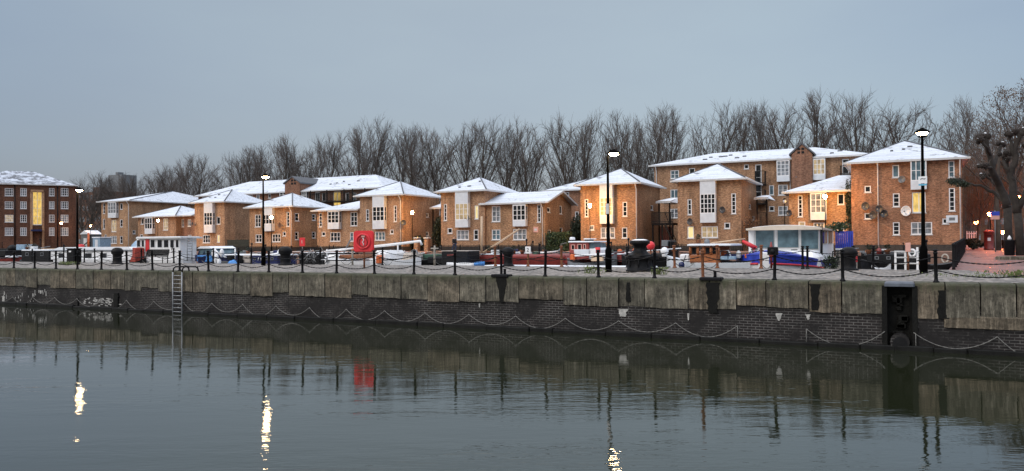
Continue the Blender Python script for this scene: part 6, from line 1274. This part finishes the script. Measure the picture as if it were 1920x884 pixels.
k.prism([(L_[0][0], zr - .10)] + L_ + [(L_[-1][0], zr - .10)], Yw - .7, Yw + 9.3); k.build('roof', M['cream'], t); k = MB(); k.prism([(x, z + .03) for x, z in L_[1:-1]] + [(L_[-2][0], zr + .02), (L_[1][0], zr + .02)], Yw - .5, Yw + 9); k.build('snow_cover', M['snow'], t)
xs_ = (onY(1537, 450, 44) - o_).x
for i, (y0, y1) in enumerate(((1.2, 2.2), (2.8, 3.8), (5.0, 6.0), (6.6, 7.6))):
    k = MB(); k.box(xs_ + .003, Yw + y0, 2.15, xs_ + .04, Yw + y1, 2.95).build('side_window', M['cream'], t); k = MB(); k.box(xs_ + .042, Yw + y0 + .08, 2.2, xs_ + .05, Yw + y1 - .08, 2.9).build('pane', M['glass'], bpy.data.objects[-1] if False else t)
k = MB(); k.tube([(xs_ + .1, Yw - .3, 1.2), (xs_ + .12, Yw - .3, 3.1)], .07, 6).build('stanchion', M['blackpaint'], t)
crect('wiper', 'blackpaint', 1483, 468, 1495, 470, Yw - 2.65, Yw - 2.55, bev=.01)
k = MB()
for i in range(9):
    yy = Yw + 1 + i * 1.1; k.tube([(xs_ + .55, yy, .9), (xs_ + .55, yy, 1.75)], .03, 5)
k.tube([(xs_ + .55, Yw + 1, 1.75), (xs_ + .55, Yw + 10, 1.75)], .035, 5); k.build('side_rail', M['iron'], t)
pp = [(-cw / 2 + .1, Yw - 2, 1.45), (-cw * .2, .9, 1.85), (0, .1, 2.0), (cw * .2, .9, 1.85), (cw / 2 - .1, Yw - 2, 1.45)]
k = MB(); k.tube(pp, .025, 6).build('bow_rail', M['alu'], t)
a = onY(1583, 437, 50); t2 = thing('blue_awning', 'deep blue striped awning on the stern of the big white cruiser', 'awning', (a.x, 50, a.z - .9)); w = onY(1598, 437, 50).x - onY(1564, 437, 50).x; k = MB()
for i in range(9): k.bbox(-w/2 + w * i / 9, 0, 0, -w/2 + w * (i + .85) / 9, .05, 1.0, .02)
k.build('slats', M['blue'], t2); k = MB(); k.bbox(-w/2, -.06, -.12, w/2, .12, -.02, .02).build('rail', M['white'], t2); k = MB(); k.bbox(-w/2, -.3, -1.9, w/2, 4, -.15, .1).build('stern_cabin', M['cream'], t2)
t2.name = 'stern_cabin'; t2['label'] = 'cream stern cabin of blue slatted balcony right of the big white cruiser'; t2['category'] = 'boat cabin'
rnd = random.Random(6); kl = MB()
for i in range(6): leaf_blob(kl, (rnd.uniform(-.7, .5), rnd.uniform(-.2, .2), rnd.uniform(0, .45)), (.3, .25, .25), 120, .06, rnd)
tag(kl.build('roof_plant', M['leaf'], None, (a.x - .2, 50.2, a.z + .25), recalc=False), 'green bushy plant on top of the blue slatted balcony', 'plant')
rnd = random.Random(16)
for j, px in enumerate((1548, 1556, 1566)):
    kl = MB(); p = onY(px, 492, SY + .9)
    for i in range(3): leaf_blob(kl, (rnd.uniform(-.15, .15), 0, rnd.uniform(.1, .6)), (.18, .15, .2), 60, .05, rnd)
    pt = thing('potted_plant', 'dark potted plant %s, beside the right flank of the big white cruiser' % ('leftmost of three', 'middle of three', 'rightmost of three')[j], 'plant', (p.x, SY + .9, BW + .35)); kl.v = [(x, y, z + .6) for x, y, z in kl.v]; kl.build('foliage', M['leafdark'], pt, recalc=False); k = MB(); k.lathe([(.12, 0), (.18, .55), (.2, .6)], n=9).build('pot', M['rust'], pt)
# red crane arm on the bow
p = onY(1415, 482, 41); t = thing('crane_arm', 'red hinged crane arm left of the big white cruiser', 'crane', (p.x, 41, BW + 1)); q = lambda a, b_: tuple(onY(a, b_, 41) - t.location)
k = MB(); k.tube([q(1415, 492), q(1414, 466), q(1410, 462)], .10, 6).build('upright', M['red'], t); k = MB(); k.tube([q(1418, 466), q(1405, 459), q(1392, 452)], [.13, .12, .07], 6).build('arm', M['red'], t); k = MB(); k.tube([q(1393, 451.4), q(1410, 460)], .03, 5).build('snow_line', M['snow'], t)
p = onY(1446, 470, SY + .6); t = thing('flag_staff', 'dark red carved post standing before the left front window of the white cruiser', 'post', (p.x, SY + .6, BW + .9)); z = p.z - BW - .9; k = MB(); k.lathe([(.05, 0), (.05, z - .35), (.11, z - .25), (.09, z + .1), (.03, z + .4)], n=7).build('shaft', M['maroon'], t)
# 16 red scooter with headlamp
p = onZ(1607, 499, QZ); t = thing('scooter', 'red motor scooter parked behind the right hand bollard', 'scooter', (p.x, SY - .6, QZ)); t.rotation_euler.z = R(-70); t.scale = (.85, .85, .85)
for x in (-.5, .55):
    k = MB(); k.tube([(x + .2 * math.cos(a), 0, .24 + .2 * math.sin(a)) for a in [i * math.pi / 7 for i in range(15)]], .06, 6, False).build('wheel', M['blackpaint'], t)
k = MB(); k.bbox(-.7, -.16, .35, .05, .16, .72, .1).build('body', M['red'], t); k = MB(); k.bbox(-.65, -.14, .72, .0, .14, .82, .05).build('saddle', M['blackpaint'], t); k = MB(); k.prism([(.3, .35), (.5, .4), (.42, 1.0), (.28, 1.0)], -.2, .2); k.build('front_shield', M['redbright'], t)
k = MB(); k.tube([(.3, -.32, 1.08), (.36, 0, 1.05), (.3, .32, 1.08)], .025, 6).build('handlebar', M['alu'], t); k = MB(); k.lathe([(.02, -.05), (.09, -.03), (.1, .03), (.02, .06)], (.46, 0, .92), 10, axis='Y').build('headlight', M['white'], t)
# 17 dark narrowboats at the right, white steps, white tender
b = Boat('narrowboat', 'black narrowboat lying behind the right hand lamp post', 1612, 1790, SY + 3.0, 2.1, 'blackpaint', H=1.2, group=NB, flip=True); b.box('cabin', 'tarp', 1625, 477, 1745, 492); b.panes([(1640, 481, 1648, 487), (1662, 481, 1670, 487), (1720, 481, 1728, 487)], frame='greypaint')
gear(b, 1628, 1742, 477.2, 9); b.tube('chimney', 'blackpaint', [(1655, 477), (1655, 470)], .08)
b = Boat('tender', 'narrow white tender floating just behind the quay before the black narrowboat', 1634, 1670, SY + .35, 1.0, 'white', H=1.12, bow=1.0, catg='dinghy')
p = onZ(1700, 503, QZ); t = thing('boarding_steps', 'white boarding steps with rails near the right lamp post', 'steps', (p.x, SY - .55, QZ)); k = MB(); 
for s in (-.42, -.05, .4): k.box(s - .04, -.2, 0, s + .04, .25, .75 if s < 0 else .95)
k.build('uprights', M['white'], t); k = MB()
for i in range(3): k.bbox(-.46, -.22, .25 + i * .25, .44, .25, .30 + i * .25, .01)
k.build('treads', M['offwhite'], t)
p = onY(1700, 470, SY - .7); t = thing('life_ring', 'white life ring with red bottle on a post beside the boarding steps', 'life ring', (p.x + .05, SY - .8, QZ)); zc = p.z - QZ - .1; k = MB(); k.tube([(.12 * math.cos(a) + .15, 0, zc + .14 * math.sin(a)) for a in [i * math.pi / 8 for i in range(17)]], .045, 7, False).build('ring', M['white'], t); k = MB(); k.lathe([(.04, 0), (.04, zc + .3)], n=7).build('post', M['rust'], t); k = MB(); k.bbox(-.1, -.06, zc + .05, .1, -.02, zc + .42, .02).build('notice', M['pink'], t)
p = onY(1757, 482, SY - .5); t = thing('life_ring', 'small white hanging ring on the mesh railing near the last front post', 'life ring', onY(1772, 485, SY + .2)); k = MB(); k.tube([(.12 * math.cos(a), 0, .17 * math.sin(a)) for a in [i * math.pi / 8 for i in range(17)]], .035, 7, False).build('ring', M['greytarp'], t)
# 18 far side boats along the far quay
def far_boat(px0, px1, Y, hull, cab, label, top, snow=True):
    b = Boat('narrowboat', label, px0, px1, Y, 2.2, hull, H=1.1, group='narrowboats moored along the far quay'); a, d = px0 + (px1 - px0) * .12, px0 + (px1 - px0) * .85
    b.box('cabin', cab, a, top, d, top + 9, bottom=1.0)
    if snow: b.box('snow_cover', 'snow', a, top - 1.0, d, top, b=.02)
    gear(b, a, d, top - (1.0 if snow else 0), 7)
    n = 4; b.panes([(a + (d - a) * (i + .3) / n, top + 2, a + (d - a) * (i + .3) / n + 4, top + 5) for i in range(n)], frame='greypaint')
far_boat(555, 660, 66, 'blackpaint', 'tarp', 'dark narrowboat along the far quay behind the white yachts, left of the lifebuoy', 474.5); far_boat(705, 790, 66, 'navy', 'blackpaint', 'dark narrowboat along the far quay beyond the long lowered mast', 474.5, False); far_boat(950, 1040, 66, 'blackpaint', 'greypaint', 'grey narrowboat along the far quay beyond the maroon barge', 474, True)
far_boat(1110, 1200, 65.5, 'maroon', 'blackpaint', 'dark narrowboat along the far quay left of the capstan', 473.5, False); far_boat(1600, 1720, 66, 'blackpaint', 'tarp', 'dark narrowboat along the far quay before the tall right house', 474, False); far_boat(100, 200, 68, 'blackpaint', 'greypaint', 'dark narrowboat beyond the long white barge at the left', 468, True)
far_boat(-20, 70, 68, 'blackpaint', 'tarp', 'dark boat far behind the leftmost chain posts', 467, False); far_boat(400, 480, 66.5, 'blackpaint', 'greypaint', 'grey narrowboat along the far quay before the dark timber fence', 474, False)
# gear at the far left gap: orange crane post, blue and white container
p = onY(166, 468, 82); t = thing('orange_derrick', 'orange painted derrick post in the gap beside the corner house', 'derrick', (p.x, 82, FZ)); k = MB(); k.tube([(0, 0, 0), (0, 0, 3.0)], .17, 6).build('post', M['orangepaint'], t); k = MB(); k.tube([(0, 0, 1.6), (-1.2, 0, 1.0)], .09, 6).build('strut', M['iron'], t)
p = onY(181, 468, 84); t = thing('container', 'pale blue and white cabin left of the corner house', 'cabin', (p.x, 84, FZ)); k = MB(); k.bbox(-1.0, 0, 0, .9, 2, 2.2, .03).build('body', M['canopyblue'], t); k = MB(); k.bbox(-1.1, -.1, 2.2, 1.0, 2.1, 2.35, .03).build('roof', M['snow'], t); k = MB(); k.box(-.35, -.04, 0, .35, -.004, 1.9).build('door', M['panel'], t)
p = onY(152, 468, 80); t = thing('red_crate', 'red tank with white stripe beside the orange derrick', 'tank', (p.x, 80, FZ)); k = MB(); k.lathe([(.5, 0), (.55, .1), (.55, .9), (.4, 1.1), (.1, 1.15)], n=12).build('body', M['red'], t); k = MB(); k.lathe([(.56, .4), (.56, .6)], n=12).build('band', M['white'], t)
small_hut = thing('garden_shed', 'pale shed with white door in the gap beside the brown block', 'shed', (onY(160, 460, 100).x, 100, FZ)); k = MB(); k.box(-1.3, 0, 0, 1.3, 2.5, 3.2).build('wall', M['greypaint'], small_hut); k = MB(); k.prism([(-1.5, 3.2), (1.5, 3.2), (0, 4.0)], -.2, 2.7); k.build('roof', M['snow'], small_hut); k = MB(); k.box(-.5, -.05, 0, .5, -.004, 2.4).build('door', M['white'], small_hut)

# mooring ropes from the back posts down to the boats, and fenders on the hulls
rnd = random.Random(21)
for i, (pa, pb, ya, nm) in enumerate([(178, 205, 1.3, 'white barge'), (265, 282, 1.2, 'white houseboat'), (400, 378, 1.4, 'blue cruiser'), (471, 498, 1.3, 'navy narrowboat'), (661, 640, 1.3, 'left white yacht'), (717, 735, 1.4, 'right white yacht'), (815, 845, 1.3, 'black canopy boat'), (1053, 1085, 1.4, 'small tug'), (1265, 1300, 1.3, 'pale launch'), (1345, 1318, 1.3, 'wooden wheelhouse'), (1427, 1447, 1.2, 'bow of the white cruiser'), (1637, 1668, 3.1, 'black narrowboat behind the lamp')]):
    A = onY(pa, 490, BY); A.z = QZ + .25; B = onY(pb, 490, SY + ya); B.z = BW + 1.25; pts = [p - A for p in cat(A, B, .22, 12)]
    k = MB(); k.tube(pts, .018, 5); tag(k.build('mooring_rope', M['rope'], None, A), 'slack pale mooring rope from a back row post to the ' + nm, 'rope', 'mooring ropes behind the quay')
